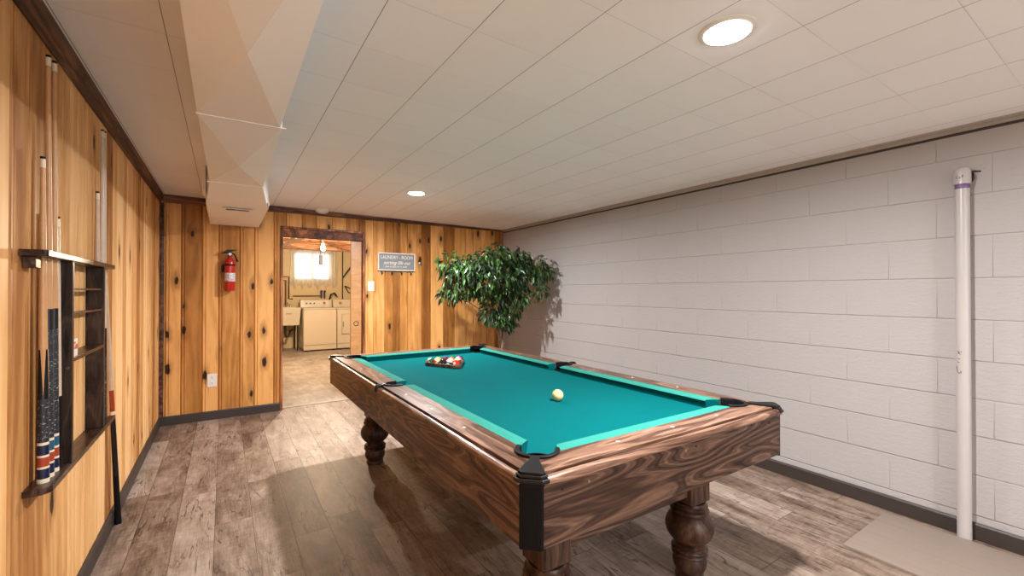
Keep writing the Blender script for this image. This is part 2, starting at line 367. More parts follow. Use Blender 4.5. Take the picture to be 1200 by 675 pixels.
# ================================================================== ROOM SHELL
st(MB().box((XL-0.2, YN-0.2, -0.15), (3.62, YB+0.10, 0.0)).build('floor', M['floor']))
st(MB().box((XL-0.2, YB+0.10, -0.15), (3.62, 11.4, -0.002)).build('floor', M['concrete']))
m = MB(); xs = (XL-0.2, 3.62)
m.add([(xs[0],YN-0.2,ZC(xs[0])),(xs[1],YN-0.2,ZC(xs[1])),(xs[1],YB+0.13,ZC(xs[1])),(xs[0],YB+0.13,ZC(xs[0])),
       (xs[0],YN-0.2,2.6),(xs[1],YN-0.2,2.6),(xs[1],YB+0.13,2.6),(xs[0],YB+0.13,2.6)],
      [(0,3,2,1),(4,5,6,7),(0,1,5,4),(1,2,6,5),(2,3,7,6),(3,0,4,7)])
st(m.build('ceiling', M['ceiling']))

def board_wall(m, edges, axis, face, out, ztop, hole=None, z0=0.0, bead=True):
    """boards standing side by side; edges = joints; face = plane, out = direction into the room (+1/-1)"""
    def P(s, d, z): return (s, face - out*d, z) if axis == 0 else (face - out*d, s, z)
    for i in range(len(edges)-1):
        a, b = edges[i], edges[i+1]; m.cur = random.random()
        w = b - a
        prof = [(a-0.0001, 0.014), (a+0.0024, 0.014), (a+0.0030, 0.007), (a+0.010, 0.0)]
        if bead and w > 0.10: prof += [(a+0.022, 0.0), (a+0.0255, 0.007), (a+0.0285, 0.007), (a+0.032, 0.0)]
        if hole and a < hole[0] < b: prof.append((hole[0], 0.0)); 
        if hole and a < hole[1] < b: prof.append((hole[1], 0.0))
        prof += [(b-0.010, 0.0), (b-0.0030, 0.007), (b-0.0024, 0.014), (b+0.0001, 0.014)]
        prof = sorted(prof)
        for (s0, d0), (s1, d1) in zip(prof[:-1], prof[1:]):
            mid = (s0+s1)/2; zl = z0
            if hole and hole[0] < mid < hole[1]: zl = hole[2]
            m.add([P(s0,d0,zl), P(s1,d1,zl), P(s1,d1,ztop), P(s0,d0,ztop)], [(0,1,2,3)])
    m.cur = 0.5

# back wall with the doorway
HX0, HX1, HZ = 0.535, 1.385, 1.985
eb = [-0.522, -0.48, -0.357, -0.187, -0.05, 0.133, 0.266, 0.447, 0.568, 0.725, 0.875, 1.044, 1.2, 1.342, 1.416, 1.518, 1.654, 1.76, 1.848, 1.948, 2.136, 2.259, 2.441, 2.604, 2.778, 2.897, 3.102, 3.235, 3.38]
m = MB(); board_wall(m, eb, 0, YB, -1, 2.24, (HX0, HX1, HZ))
for a, b in (((XL-0.2, YB+0.013, 0), (HX0-0.001, YB+0.12, 2.24)), ((HX1+0.001, YB+0.013, 0), (3.62, YB+0.12, 2.24)), ((HX0-0.001, YB+0.013, HZ+0.001), (HX1+0.001, YB+0.12, 2.24))):
    m.box(a, b)
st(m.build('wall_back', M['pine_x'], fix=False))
# left wall
el = [YN-0.1]
while el[-1] < YB - 0.05: el.append(el[-1] + random.choice((0.105, 0.13, 0.155, 0.18, 0.12)))
el[-1] = YB + 0.02
m = MB(); board_wall(m, el, 1, XL, 1, 2.24); m.box((XL-0.15, YN-0.2, 0), (XL-0.013, YB+0.02, 2.24))
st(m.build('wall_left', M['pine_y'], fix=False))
# right wall: painted blocks as real relief (raked joints)
m = MB(); jz = [0.0, 0.123, 0.333, 0.538, 0.733, 0.932, 1.147, 1.367, 1.590, 1.807, 2.01, 2.25]; jy0, jd = 0.535, 0.425
def PW(y, z, d=0.0): return (XR(y) + d, y, z)
def XRs(y): return y
for i in range(len(jz)-1):
    z0, z1 = jz[i]+0.002, jz[i+1]-0.002; off = 0.0 if i % 2 else jd/2
    ys = [YN-0.1]; k = -12
    while jy0 + off + k*jd < YB + 0.1:
        y = jy0 + off + k*jd
        if y > YN: ys.append(y)
        k += 1
    ys.append(YB+0.1)
    for a, b in zip(ys[:-1], ys[1:]):
        e = 0.0035; g_ = 0.0005; dd = random.uniform(-0.0004, 0.0004)
        g_ = 0.0; hj = 0.0007; o4 = [PW(a, z0-0.002, hj), PW(b, z0-0.002, hj), PW(b, z1+0.002, hj), PW(a, z1+0.002, hj)]; o4[0] = PW(a, z0-0.002, 0.0035); o4[1] = PW(b, z0-0.002, 0.0035)
        i4 = [PW(a+g_+0.002, z0+e, dd), PW(b-g_-0.002, z0+e, dd), PW(b-g_-0.002, z1-e, dd), PW(a+g_+0.002, z1-e, dd)]
        m.add(o4+i4, [(4,7,6,5), (0,4,5,1), (1,5,6,2), (2,6,7,3), (3,7,4,0)])
for ya, yb in ((YN-0.2, 0.5), (0.5, YB+0.2)):
    m.add([PW(ya,0,0.004), PW(yb,0,0.004), PW(yb,2.25,0.004), PW(ya,2.25,0.004), (3.62,ya,0), (3.62,yb,0), (3.62,yb,2.25), (3.62,ya,2.25)],
      [(0,3,2,1),(4,5,6,7),(0,1,5,4),(2,3,7,6),(1,2,6,5),(3,0,4,7)])
st(m.build('wall_right', M['block'], fix=False))
m = MB(); m.box((XL-0.2, YN-0.2, 0), (-0.1, YN, 2.25)); m.box((2.9, YN-0.2, 0), (3.62, YN, 2.25)); m.box((-0.1, YN-0.2, 0), (2.9, YN, 0.10)); m.box((-0.1, YN-0.2, 2.05), (2.9, YN, 2.25))
st(m.build('wall_front', M['block']))
m = MB()     # unseen window added behind the camera as soft fill for the ceiling
for a, b in ((-0.1, -0.06), (0.90, 0.94), (1.86, 1.90), (2.86, 2.9)): m.box((a, YN-0.12, 0.10), (b, YN-0.06, 2.05))
m.box((-0.1, YN-0.12, 0.10), (2.9, YN-0.06, 0.14)); m.box((-0.1, YN-0.12, 2.01), (2.9, YN-0.06, 2.05)); st(m.build('added_window', M['white']))
def portal(name, loc, rx, sx_, sy_):
    l = bpy.data.lights.new(name, 'AREA'); l.shape = 'RECTANGLE'; l.size = sx_; l.size_y = sy_; l.cycles.is_portal = True
    o = bpy.data.objects.new(name, l); C.objects.link(o); o.location = loc; o.rotation_euler = (R(rx), 0, 0)
portal('window_portal', (1.4, YN-0.15, 1.08), 90, 3.0, 1.95); portal('window_portal', (1.72, 11.25, 1.875), -90, 0.8, 0.65)  # first portal belongs to the added window, second to the laundry window

# baseboards, crown, cornice strips
def bb(x): return [(0, 0), (0.014, 0), (0.014, 0.078), (0.008, 0.088), (0, 0.088)]
m = MB(); m.prism([(XL+p, q) for p, q in bb(0)], YN, YB, 1); st(m.build('baseboard_left', M['base']))
m = MB()
for a, b in ((XL+0.014, HX0-0.028), (HX1+0.03, 3.37)): m.prism([(YB-p, q) for p, q in bb(0)], a, b, 0)
st(m.build('baseboard_back', M['base']))
m = MB(); P0 = [(-p, q) for p, q in bb(0)]
vs = [(XR(y)+p, y, q) for y in (YN, 0.5, YB) for p, q in P0]; n = 5
m.add(vs, [tuple(range(n)), tuple(range(2*n, 3*n))[::-1]] + [(k*n+i, k*n+(i+1) % n, k*n+n+(i+1) % n, k*n+n+i) for k in (0, 1) for i in range(n)])
st(m.build('baseboard_right', M['base']))
m = MB(); m.prism([(XL, 2.150), (XL+0.008, 2.150), (XL+0.010, 2.166), (XL+0.017, 2.172), (XL+0.019, 2.190), (XL+0.027, 2.198), (XL+0.030, 2.24), (XL, 2.24)], YN, YB, 1)
st(m.build('trim_1', M['crown']))
m = MB(); m.prism([(YB, 2.155), (YB-0.010, 2.155), (YB-0.014, 2.175), (YB-0.022, 2.24), (YB, 2.24)], XL+0.02, 3.37, 0)
st(m.build('trim_2', M['crown_x']))
def yrun(name, prof, mat):
    m = MB(); n = len(prof)
    vs = [(XR(y)+p, y, q + (ZC(XR(y)) - ZC(3.33))) for y in (YN, 0.5, YB) for p, q in prof]
    m.add(vs, [tuple(range(n)), tuple(range(2*n, 3*n))[::-1]] + [(k*n+i, k*n+(i+1) % n, k*n+n+(i+1) % n, k*n+n+i) for k in (0, 1) for i in range(n)])
    return st(m.build(name, mat))
M['strip'] = plain('grey_cornice_strip', (0.40, 0.35, 0.31), 0.6, 0.3, var=0.2)
yrun('trim_3', [(0.004, 2.150), (-0.008, 2.150), (-0.012, 2.165), (-0.030, 2.172), (-0.034, 2.19), (0.004, 2.19)], M['strip'])
yrun('trim_4', [(0.004, 2.136), (-0.006, 2.136), (-0.006, 2.149), (0.004, 2.149)], M['base'])
# dark corner post at the left back corner
m = MB(); m.prism([(XL, YB), (XL+0.034, YB), (XL+0.034, YB-0.012), (XL+0.016, YB-0.020), (XL+0.012, YB-0.04), (XL, YB-0.04)], 0.088, 2.15, 2)
st(m.build('trim_5', M['crown']))

# door casing, jambs and header
m = MB()
m.box((HX0-0.026, YB-0.014, 0), (HX0, YB+0.0, HZ+0.026)); m.box((HX1, YB-0.014, 0), (HX1+0.026, YB, HZ+0.026)); m.box((HX0, YB-0.014, HZ), (HX1, YB, HZ+0.026))
st(m.build('trim_6', mat_walnut('casing_wood', 10, 10, 1.2, 1.9, 0.45, 12, 8.0, tint=(1.0, 0.66, 0.38)), bevel=0.004))
m = MB()
m.box((HX0-0.006, YB, 0), (HX0, YB+0.12, HZ)); m.box((HX1, YB, 0), (HX1+0.006, YB+0.035, HZ)); m.box((HX1, YB+0.085, 0), (HX1+0.006, YB+0.12, HZ))
m.box((HX0, YB, HZ-0.085), (HX1, YB+0.040, HZ)); m.box((HX0, YB+0.080, HZ-0.085), (HX1, YB+0.12, HZ)); m.box((HX0, YB+0.038, HZ-0.01), (HX1, YB+0.082, HZ))
st(m.build('trim_7', mat_walnut('jamb_wood', 4, 4, 4, 1.7, 0.55, 12, 2.0, tint=(1.0, 0.62, 0.34)), bevel=0.003))
st(MB().box((HX0, YB+0.075, 0.0), (HX1, YB+0.135, 0.006)).build('trim_8', plain('worn_threshold', (0.42, 0.35, 0.28), 0.5, var=0.3)))
# pocket door, mostly slid into the wall
d = MB().box((1.262, YB+0.044, 0.012), (HX1+0.0, YB+0.078, 1.895)).build('door_1', M['birch'], bevel=0.002); st(d)
pp = MB(); pp.lathe([(0.030, YB+0.0445), (0.030, YB+0.040), (0.024, YB+0.038), (0.021, YB+0.0445)], (1.323, 0, 0.91), 20, 'y')
o = pp.build('door_pull', M['dark_metal'], d, smooth=True); o['label'] = 'dark round recessed pull'

# ================================================================== LAUNDRY ROOM
LY = 11.12; LX0, LX1 = 0.10, 3.45
WX0, WX1, WZ0, WZ1 = 1.32, 2.12, 1.55, 2.20
m = MB()
m.box((LX0-0.1, LY, 0), (WX0, LY+0.2, 2.6)); m.box((WX1, LY, 0), (LX1+0.17, LY+0.2, 2.6)); m.box((WX0, LY, 0), (WX1, LY+0.2, WZ0)); m.box((WX0, LY, WZ1), (WX1, LY+0.2, 2.6))
st(m.build('wall_laundry_back', M['cream_wall']))
st(MB().box((LX0-0.1, YB+0.12, 0), (LX0, LY, 2.6)).build('wall_laundry_left', M['cream_wall']))
st(MB().box((LX1, YB+0.12, 0), (LX1+0.17, LY, 2.6)).build('wall_laundry_right', M['cream_wall']))
st(MB().box((LX0, YB+0.12, 2.24), (LX1, YB+0.16, 2.6)).build('wall_laundry_front', M['cream_wall']))
m = MB(); m.box((LX0, YB+0.16, 2.50), (LX1, LY, 2.6))
y = 5.9
while y < LY: m.box((LX0, y, 2.28), (LX1, y+0.04, 2.50)); y += 0.40
m.box((LX0, 9.95, 2.16), (LX1, 10.08, 2.28))
st(m.build('ceiling', M['joist']))
# window: frame, panes
wd = MB()
wd.box((WX0, LY+0.02, WZ0), (WX0+0.04, LY+0.08, WZ1)); wd.box((WX1-0.04, LY+0.02, WZ0), (WX1, LY+0.08, WZ1)); wd.box((WX0, LY+0.02, WZ0), (WX1, LY+0.08, WZ0+0.04)); wd.box((WX0, LY+0.02, WZ1-0.04), (WX1, LY+0.08, WZ1)); wd.box(((WX0+WX1)/2-0.02, LY+0.02, WZ0), ((WX0+WX1)/2+0.02, LY+0.08, WZ1))
wf = st(wd.build('window_1', M['white']))
gg = G('window_glass'); tb = gg.n('BsdfTransparent'); gl = gg.n('BsdfGlossy'); gl.inputs['Roughness'].default_value = 0.02; mx = gg.n('MixShader'); mx.inputs[0].default_value = 0.06
gg.t.links.new(tb.outputs[0], mx.inputs[1]); gg.t.links.new(gl.outputs[0], mx.inputs[2]); gg.t.links.new(mx.outputs[0], gg.o.inputs[0])
for a, b in ((WX0+0.04, (WX0+WX1)/2-0.02), ((WX0+WX1)/2+0.02, WX1-0.04)):
    MB().box((a, LY+0.045, WZ0+0.04), (b, LY+0.049, WZ1-0.04)).build('window_pane', gg.m, wf)
# sheer curtain with a scalloped hem, two panels on a rod
cg = G('sheer_white_curtain'); d1 = cg.n('BsdfDiffuse'); d1.inputs[0].default_value = (0.80, 0.74, 0.62, 1); tl = cg.n('BsdfTranslucent'); tl.inputs[0].default_value = (0.86, 0.83, 0.76, 1)
tp = cg.n('BsdfTransparent'); m1 = cg.n('MixShader'); m1.inputs[0].default_value = 0.6; m2 = cg.n('MixShader'); m2.inputs[0].default_value = 0.35
L_ = cg.t.links.new; L_(d1.outputs[0], m1.inputs[1]); L_(tl.outputs[0], m1.inputs[2]); L_(m1.outputs[0], m2.inputs[1]); L_(tp.outputs[0], m2.inputs[2]); L_(m2.outputs[0], cg.o.inputs[0])
cur = thing('window_curtain', 'sheer white curtain with ragged hem over the bright laundry window', 'curtain', (1.72, LY-0.06, 2.2))
def curtain(x0, x1, seed):
    m = MB(); nx, nz = 60, 10; rr = random.Random(seed); ph = rr.random()*6
    vs = []
    for i in range(nx+1):
        t = i/nx; x = x0 + (x1-x0)*t; fold = 0.022*math.sin(t*44+ph) + 0.008*math.sin(t*97)
        zb = 1.41 + 0.05*math.sin(t*21+ph) + 0.03*math.sin(t*47+ph*2)
        for j in range(nz+1):
            s = j/nz; vs.append((x + 0.006*math.sin(s*5+t*30), LY-0.065 + fold*(0.4+0.6*s), 2.25 + (zb-2.25)*s))
    fs = [(i*(nz+1)+j, (i+1)*(nz+1)+j, (i+1)*(nz+1)+j+1, i*(nz+1)+j+1) for i in range(nx) for j in range(nz)]
    m.add(vs, fs); return m
curtain(1.24, 1.76, 1).build('curtain_panel', cg.m, cur, smooth=True, fix=False)
curtain(1.68, 2.26, 2).build('curtain_panel', cg.m, cur, smooth=True, fix=False)
MB().tube([(1.10, LY-0.065, 2.255), (2.62, LY-0.065, 2.255)], 0.012).build('curtain_rod', M['dark_metal'], cur)
for x in (1.12, 2.60): MB().box((x-0.01, LY-0.07, 2.24), (x+0.01, LY, 2.27)).build('rod_bracket', M['dark_metal'], cur)

def washer(x0, x1, y0, dryer=False):
    nm = 'clothes_dryer' if dryer else 'washing_machine'
    t = thing(nm, 'almond front-panel dryer right of the washer, partly behind the pocket door' if dryer else 'almond top-loading washing machine between the utility sink and dryer', 'dryer' if dryer else 'washing machine', ((x0+x1)/2, y0+0.35, 0))
    MB().box((x0, y0, 0.025), (x1, y0+0.66, 0.895)).build('cabinet', M['appliance'], t, bevel=0.012)
    MB().box((x0+0.004, y0-0.006, 0.13), (x1-0.004, y0+0.02, 0.137)).build('panel_seam', M['grey_metal'], t)
    MB().box((x0-0.002, y0-0.012, 0.897), (x1+0.002, y0+0.66, 0.925)).build('top_panel', M['appliance'], t, bevel=0.012)
    for dx in (0.05, (x1-x0)-0.05):
        for dy in (0.05, 0.6): MB().lathe([(0.02, 0), (0.02, 0.024)], (x0+dx, y0+dy, 0), 10).build('foot', M['black'], t)
    co = MB().prism([(y0+0.50, 0.925), (y0+0.535, 1.10), (y0+0.66, 1.10), (y0+0.66, 0.925)], x0+0.005, x1-0.005, 0).build('control_console', M['appliance'], t, bevel=0.012)
    kn = MB(); 
    if dryer:
        for dx in (0.16,): MB().lathe([(0.034, 0.0), (0.03, -0.025)], (x0+dx, y0+0.515, 1.02), 16, 'y').build('dial', M['chrome'], t)
        fr = MB(); fr.box((x0+0.10, y0-0.008, 0.34), (x1-0.10, y0+0.001, 0.78)); fr.build('door', M['appliance'], t, bevel=0.008)
        MB().box((x0+0.12, y0-0.011, 0.36), (x1-0.12, y0-0.007, 0.362)).build('door_seam', M['grey_metal'], t)
        MB().box((x0+0.115, y0-0.014, 0.5), (x0+0.135, y0-0.007, 0.62)).build('door_handle', M['grey_metal'], t)
        for zz in (0.335, 0.785): MB().box((x0+0.095, y0-0.010, zz-0.003), (x1-0.095, y0-0.005, zz+0.003)).build('door_edge', M['grey_metal'], t)
        MB().box((x0+0.092, y0-0.010, 0.332), (x0+0.098, y0-0.005, 0.788)).build('door_edge', M['grey_metal'], t)
    else:
        MB().box((x0+0.08, y0+0.512, 0.96), (x1-0.08, y0+0.53, 1.075)).build('control_panel', plain('console_silver', (0.70, 0.66, 0.58), 0.3), t)
        for dx in (0.13, 0.21, 0.29): MB().lathe([(0.017, 0.0), (0.015, -0.02)], (x0+dx, y0+0.515, 1.02), 14, 'y').build('knob', M['dark_metal'], t)
        MB().lathe([(0.036, 0.0), (0.034, -0.012), (0.02, -0.03)], (x1-0.17, y0+0.515, 1.02), 18, 'y').build('dial', M['chrome'], t)
    return t
washer(1.415, 2.085, 10.28); washer(2.10, 2.77, 10.28, True)

t = thing('utility_sink', 'cream utility sink with a chrome faucet, left of the washing machine', 'sink', (1.14, 10.85, 0))
m = MB(); sx0, sx1, sy0, sy1, sz0, sz1 = 0.86, 1.395, 10.50, 11.08, 0.56, 0.94
o8 = [(sx0,sy0,sz1),(sx1,sy0,sz1),(sx1,sy1,sz1),(sx0,sy1,sz1)]; i8 = [(sx0+.03,sy0+.03,sz1),(sx1-.03,sy0+.03,sz1),(sx1-.03,sy1-.10,sz1),(sx0+.03,sy1-.10,sz1)]
b8 = [(sx0+.03,sy0+.03,sz0),(sx1-.03,sy0+.03,sz0),(sx1-.03,sy1-.03,sz0),(sx0+.03,sy1-.03,sz0)]; c8 = [(sx0+.06,sy0+.06,sz0+.04),(sx1-.06,sy0+.06,sz0+.04),(sx1-.06,sy1-.12,sz0+.04),(sx0+.06,sy1-.12,sz0+.04)]
m.add(o8+i8+b8+c8, [(0,1,5,4),(1,2,6,5),(2,3,7,6),(3,0,4,7),(0,8,9,1),(1,9,10,2),(2,10,11,3),(3,11,8,0),(8,11,10,9),(4,5,13,12),(5,6,14,13),(6,7,15,14),(7,4,12,15),(12,13,14,15)])
m.build('basin', M['appliance'], t)
for x in (sx0+0.06, sx1-0.06):
    for y in (sy0+0.07, sy1-0.07): MB().tube([(x, y, 0.0), (x, y, sz0+0.005)], 0.014).build('leg', M['dark_metal'], t)
MB().tube([(1.12, 10.8, sz0+0.01), (1.12, 10.8, 0.36), (1.14, 10.8, 0.30), (1.18, 10.8, 0.30), (1.20, 10.8, 0.36), (1.22, 10.85, 0.42), (1.30, 11.10, 0.42)], 0.022).build('drain_trap', M['dark_metal'], t, smooth=True)
MB().box((1.10, sy0-0.002, 0.80), (1.21, sy0+0.03, 0.82)).build('badge', M['grey_metal'], t)
fa = MB().tube([(1.17, 11.02, sz1), (1.17, 11.02, sz1+0.08), (1.17, 10.95, sz1+0.11), (1.17, 10.85, sz1+0.10), (1.17, 10.83, sz1+0.06)], 0.012).build('faucet', M['chrome'], t, smooth=True)
for x in (1.09, 1.25): MB().lathe([(0.022, sz1), (0.018, sz1+0.05), (0.030, sz1+0.06), (0.030, sz1+0.07)], (x, 11.02, 0), 12).build('tap_handle', M['chrome'], fa)
tag(MB().box((0.95, 10.62, 0.0), (1.07, 10.95, 0.16)).build('storage_box', M['rubber'], bevel=0.01), 'low black box on the floor under the utility sink', 'box')

def pipe_thing(pts, r, label, mat=M['copper'], name='water_pipe', cat='pipe', grp=None):
    return tag(MB().tube(pts, r, 8).build(name, mat, smooth=True), label, cat, grp)
Yp = LY - 0.03
pipe_thing([(0.95, Yp, 1.62), (1.22, Yp, 1.62), (1.22, Yp, 1.12), (1.30, Yp, 1.12)], 0.016, 'upper elbowed copper pipe on the wall left of the curtain', M['copper'])
pipe_thing([(0.95, Yp-0.02, 1.54), (1.155, Yp-0.02, 1.54), (1.155, Yp-0.02, 1.00)], 0.016, 'lower elbowed copper pipe dropping to the utility sink faucet', M['copper'])
pipe_thing([(1.30, Yp, 1.185), (1.85, Yp, 1.185), (1.92, Yp, 1.185)], 0.012, 'thin level copper pipe along the wall above the washer console', M['copper'])
pipe_thing([(2.38, Yp, 2.45), (2.38, Yp, 1.10)], 0.013, 'thin vertical pipe on the wall right of the curtain', M['dark_metal'])
pipe_thing([(2.80, Yp-0.02, 2.22), (2.55, Yp-0.02, 1.86), (2.38, Yp-0.04, 1.62)], 0.016, 'slanting dark pipe crossing the wall above the dryer', M['dark_metal'])
pipe_thing([(2.42, Yp-0.05, 1.42), (2.55, Yp-0.06, 1.36), (2.72, Yp-0.04, 1.27), (2.64, Yp-0.05, 1.22), (2.5, Yp-0.05, 1.27), (2.42, Yp-0.05, 1.42)], 0.012, 'looped black hose hanging on the wall over the dryer', M['rubber'], 'hose', 'hose')
pipe_thing([(2.70, Yp+0.02, 2.25), (2.69, Yp+0.02, 2.12), (2.70, Yp+0.02, 1.5), (2.74, Yp+0.02, 1.42)], 0.008, 'thin pale cable hanging beside the pocket door, above the dryer', M['ivory'], 'cable', 'cable')
v = thing('washer_valve_box', 'dark valve pair on the wall just above the washer console', 'valve', (1.93, Yp, 1.15))
for x in (1.90, 1.97): MB().tube([(x, Yp-0.02, 1.13), (x, Yp-0.02, 1.30)], 0.017).build('valve_body', M['dark_metal'], v); MB().lathe([(0.028, 0), (0.028, 0.012)], (x, Yp-0.05, 1.29), 10, 'y').build('valve_handle', M['dark_metal'], v)
MB().box((1.87, Yp-0.005, 1.16), (2.0, Yp+0.03, 1.28)).build('back_plate', M['grey_metal'], v)
pipe_thing([(2.08, Yp-0.02, 1.10), (2.10, Yp-0.10, 1.22), (2.17, Yp-0.12, 1.25), (2.23, Yp-0.08, 1.18)], 0.02, 'short curved black hose behind the washer dial', M['rubber'], 'hose', 'hose')
v = thing('meter_box', 'small pale box on the wall above the dryer beside the pocket door', 'box', (2.77, Yp, 1.3))
MB().box((2.71, Yp-0.05, 1.26), (2.85, LY, 1.42)).build('housing', M['appliance'], v, bevel=0.008); MB().box((2.73, Yp-0.056, 1.30), (2.83, Yp-0.05, 1.39)).build('dial_window', M['dark_metal'], v)
# cable bundle in the joists
t = thing('cable_bundle', 'bundle of pale electrical cables hanging under the laundry joists by the door top', 'cable bundle', (0.75, 6.85, 2.28))
for k in range(9):
    rr = random.Random(k); x0 = 0.71 + 0.028*k; y0 = 6.80 + 0.02*k
    MB().tube([(x0-0.16, y0, 1.86+0.016*k), (x0-0.03, y0, 1.93+0.012*k), (x0+0.06, y0, 2.01+0.01*k+rr.uniform(-.02,.02)), (x0+0.12, y0, 2.08+rr.uniform(-.01,.03)), (x0+0.20, y0, 2.20), (x0+0.22, y0, 2.51)], 0.010, 8).build('cable', M['white'], t, smooth=True)
# bare bulb
t = thing('bare_light_bulb', 'lit bare bulb in a socket under the laundry joists', 'light bulb', (1.40, 8.0, 2.28))
MB().lathe([(0.05, 2.30), (0.05, 2.28), (0.03, 2.25), (0.022, 2.15), (0.018, 2.10)], (1.40, 8.0, 0), 16).build('socket', M['white'], t, smooth=True)
MB().lathe([(0.014, 2.11), (0.018, 2.09), (0.032, 2.05), (0.035, 2.02), (0.030, 1.995), (0.015, 1.982), (0.002, 1.98)], (1.40, 8.0, 0), 16).build('bulb', emis('bulb_glow', (1.0, 0.83, 0.58), 60), t, smooth=True)
ld = bpy.data.lights.new('bulb_light', 'POINT'); ld.energy = LAUNDRY_BULB_W; ld.color = (1.0, 0.80, 0.56); ld.shadow_soft_size = 0.04
lo = bpy.data.objects.new('bulb_light', ld); C.objects.link(lo); lo.parent = t; lo.location = (0, 0, -0.36)
t = thing('hanging_junction_box', 'small grey box hanging in front of the curtain below the bulb', 'electrical box', (1.55, 9.1, 2.28))
MB().tube([(1.55, 9.1, 2.29), (1.55, 9.1, 1.98)], 0.006).build('conduit', M['dark_metal'], t); MB().box((1.52, 9.07, 1.80), (1.58, 9.12, 1.99)).build('housing', M['dark_metal'], t, bevel=0.004)

# ================================================================== CEILING THINGS
def downlight(x, y, label):
    zc = ZC(x); t = thing('recessed_downlight', label, 'ceiling light', (x, y, zc), 'round recessed downlights')
    MB().lathe([(0.072, zc-0.006), (0.086, zc-0.005), (0.094, zc-0.001), (0.094, zc+0.002), (0.072, zc+0.002)], (x, y, 0), 40).build('trim_ring', M['white'], t, smooth=True)
    MB().lathe([(0.074, zc-0.001), (0.073, zc-0.008), (0.05, zc-0.013), (0.02, zc-0.015)], (x, y, 0), 40).build('lens', emis('lens_glow', (1.0, 0.97, 0.93), 40), t, smooth=True)
    l = bpy.data.lights.new('downlight_lamp', 'AREA'); l.shape = 'DISK'; l.size = 0.085; l.energy = DOWNLIGHT_W; l.color = LIGHT_COL; l.spread = R(175)
    o = bpy.data.objects.new('downlight_lamp', l); C.objects.link(o); o.parent = t; o.location = (0, 0, -0.02)
    return t
downlight(1.466, 0.868, 'round recessed downlight nearer the camera, over the near end of the table')
downlight(1.480, 3.874, 'round recessed downlight farther back, toward the doorway')
downlight(1.47, -2.13, 'round recessed downlight added unseen behind the camera to brighten the ceiling')  # added lamp, out of view, lifts the ceiling brightness
t = thing('smoke_detector', 'round white smoke detector on the ceiling above the doorway', 'smoke detector', (0.915, 5.30, ZC(0.915)))
z = ZC(0.915); MB().lathe([(0.070, z+0.001), (0.070, z-0.02), (0.060, z-0.032)], (0.915, 5.29, 0), 28).build('housing', M['white'], t, smooth=True)
MB().lathe([(0.045, z-0.031), (0.042, z-0.042), (0.02, z-0.045)], (0.915, 5.29, 0), 28).build('sensor_cap', M['white'], t, smooth=True)

# ductwork: cross-broken sheet metal sections
t = thing('ceiling_duct', 'beige cross-creased sheet metal duct running along the ceiling', 'duct', (0.06, 2.0, 2.23))
def duct_sec(name, y0, y1, a0, a1, zb0, zb1, sink=0.012, zt=2.245):
    """a0/a1 = (xl, xr) at the two ends; the bottom sheet is folded along both diagonals"""
    m = MB(); (l0, r0), (l1, r1) = a0, a1
    v = [(l0,y0,zb0),(r0,y0,zb0),(r1,y1,zb1),(l1,y1,zb1),(l0,y0,zt),(r0,y0,zt),(r1,y1,zt),(l1,y1,zt),((l0+r0+l1+r1)/4,(y0+y1)/2,(zb0+zb1)/2-sink)]
    m.add(v, [(0,1,8),(1,2,8),(2,3,8),(3,0,8),(0,4,5,1),(1,5,6,2),(2,6,7,3),(3,7,4,0),(4,7,6,5)])
    return m.build(name, M['duct'], t)
XW = (-0.093, 0.197)
for y0, y1 in ((-3.45, -2.00), (-1.99, -0.62), (-0.61, 0.752), (0.757, 2.118)): duct_sec('duct_section', y0, y1, XW, XW, 2.0, 2.0, 0.034)
duct_sec('duct_section', 2.124, 3.396, (-0.091, 0.207), (-0.080, 0.214), 2.0, 2.0, 0.034)
for y in (0.754, 2.121, 3.399): MB().box((-0.097, y-0.006, 1.997), (0.22, y+0.006, 2.003)).build('joint_seam', M['duct'], t, bevel=0.002)
duct_sec('transition', 3.402, 4.095, (-0.082, 0.214), (-0.118, 0.294), 2.0, 1.975, 0.006)
duct_sec('end_box', 4.10, 5.35, (-0.122, 0.300), (-0.122, 0.302), 1.975, 1.972, 0.006)
MB().box((-0.140, 3.97, 2.03), (-0.118, 4.12, 2.235)).build('side_flange', M['duct'], t)
MB().box((0.288, 3.98, 1.978), (0.297, 4.10, 2.01)).build('corner_strip', M['white'], t)
g_ = MB().box((-0.020, 4.19, 1.9625), (0.195, 4.31, 1.9665)).build('vent_plate', M['duct'], t, bevel=0.002)
MB().box((0.008, 4.215, 1.9605), (0.168, 4.262, 1.963)).build('vent_slot', M['dark_metal'], g_); MB().box((0.075, 4.225, 1.9585), (0.10, 4.235, 1.961)).build('damper_tab', M['grey_metal'], g_)

# ================================================================== POOL TABLE
X0, X1, Y0, Y1, ZT, ZB = 0.685, 2.065, 0.962, 3.655, 0.793, 0.592
PCX, PCY, PR = 0.148, 0.165, 0.063       # corner pocket centre from the corner, radius
SPY = 2.355; SPI = 0.098                  # side pocket centre
tb = thing('pool_table', 'walnut pool table with teal felt and turned legs', 'pool table', ((X0+X1)/2, (Y0+Y1)/2, 0))
WI = 0.125      # wood width of the rail
CN = 0.185      # cushion nose from the outside
BEDZ = 0.751
corners = [(X0+PCX, Y0+PCY, -1, -1), (X1-PCX, Y0+PCY, 1, -1), (X1-PCX, Y1-PCY, 1, 1), (X0+PCX, Y1-PCY, -1, 1)]
sides = [(X0+SPI, SPY, -1, 0), (X1-SPI, SPY, 1, 0)]
def arc(cx, cy, r, a0, a1, n=14): return [(cx+r*math.cos(a0+(a1-a0)*i/n), cy+r*math.sin(a0+(a1-a0)*i/n)) for i in range(n+1)]
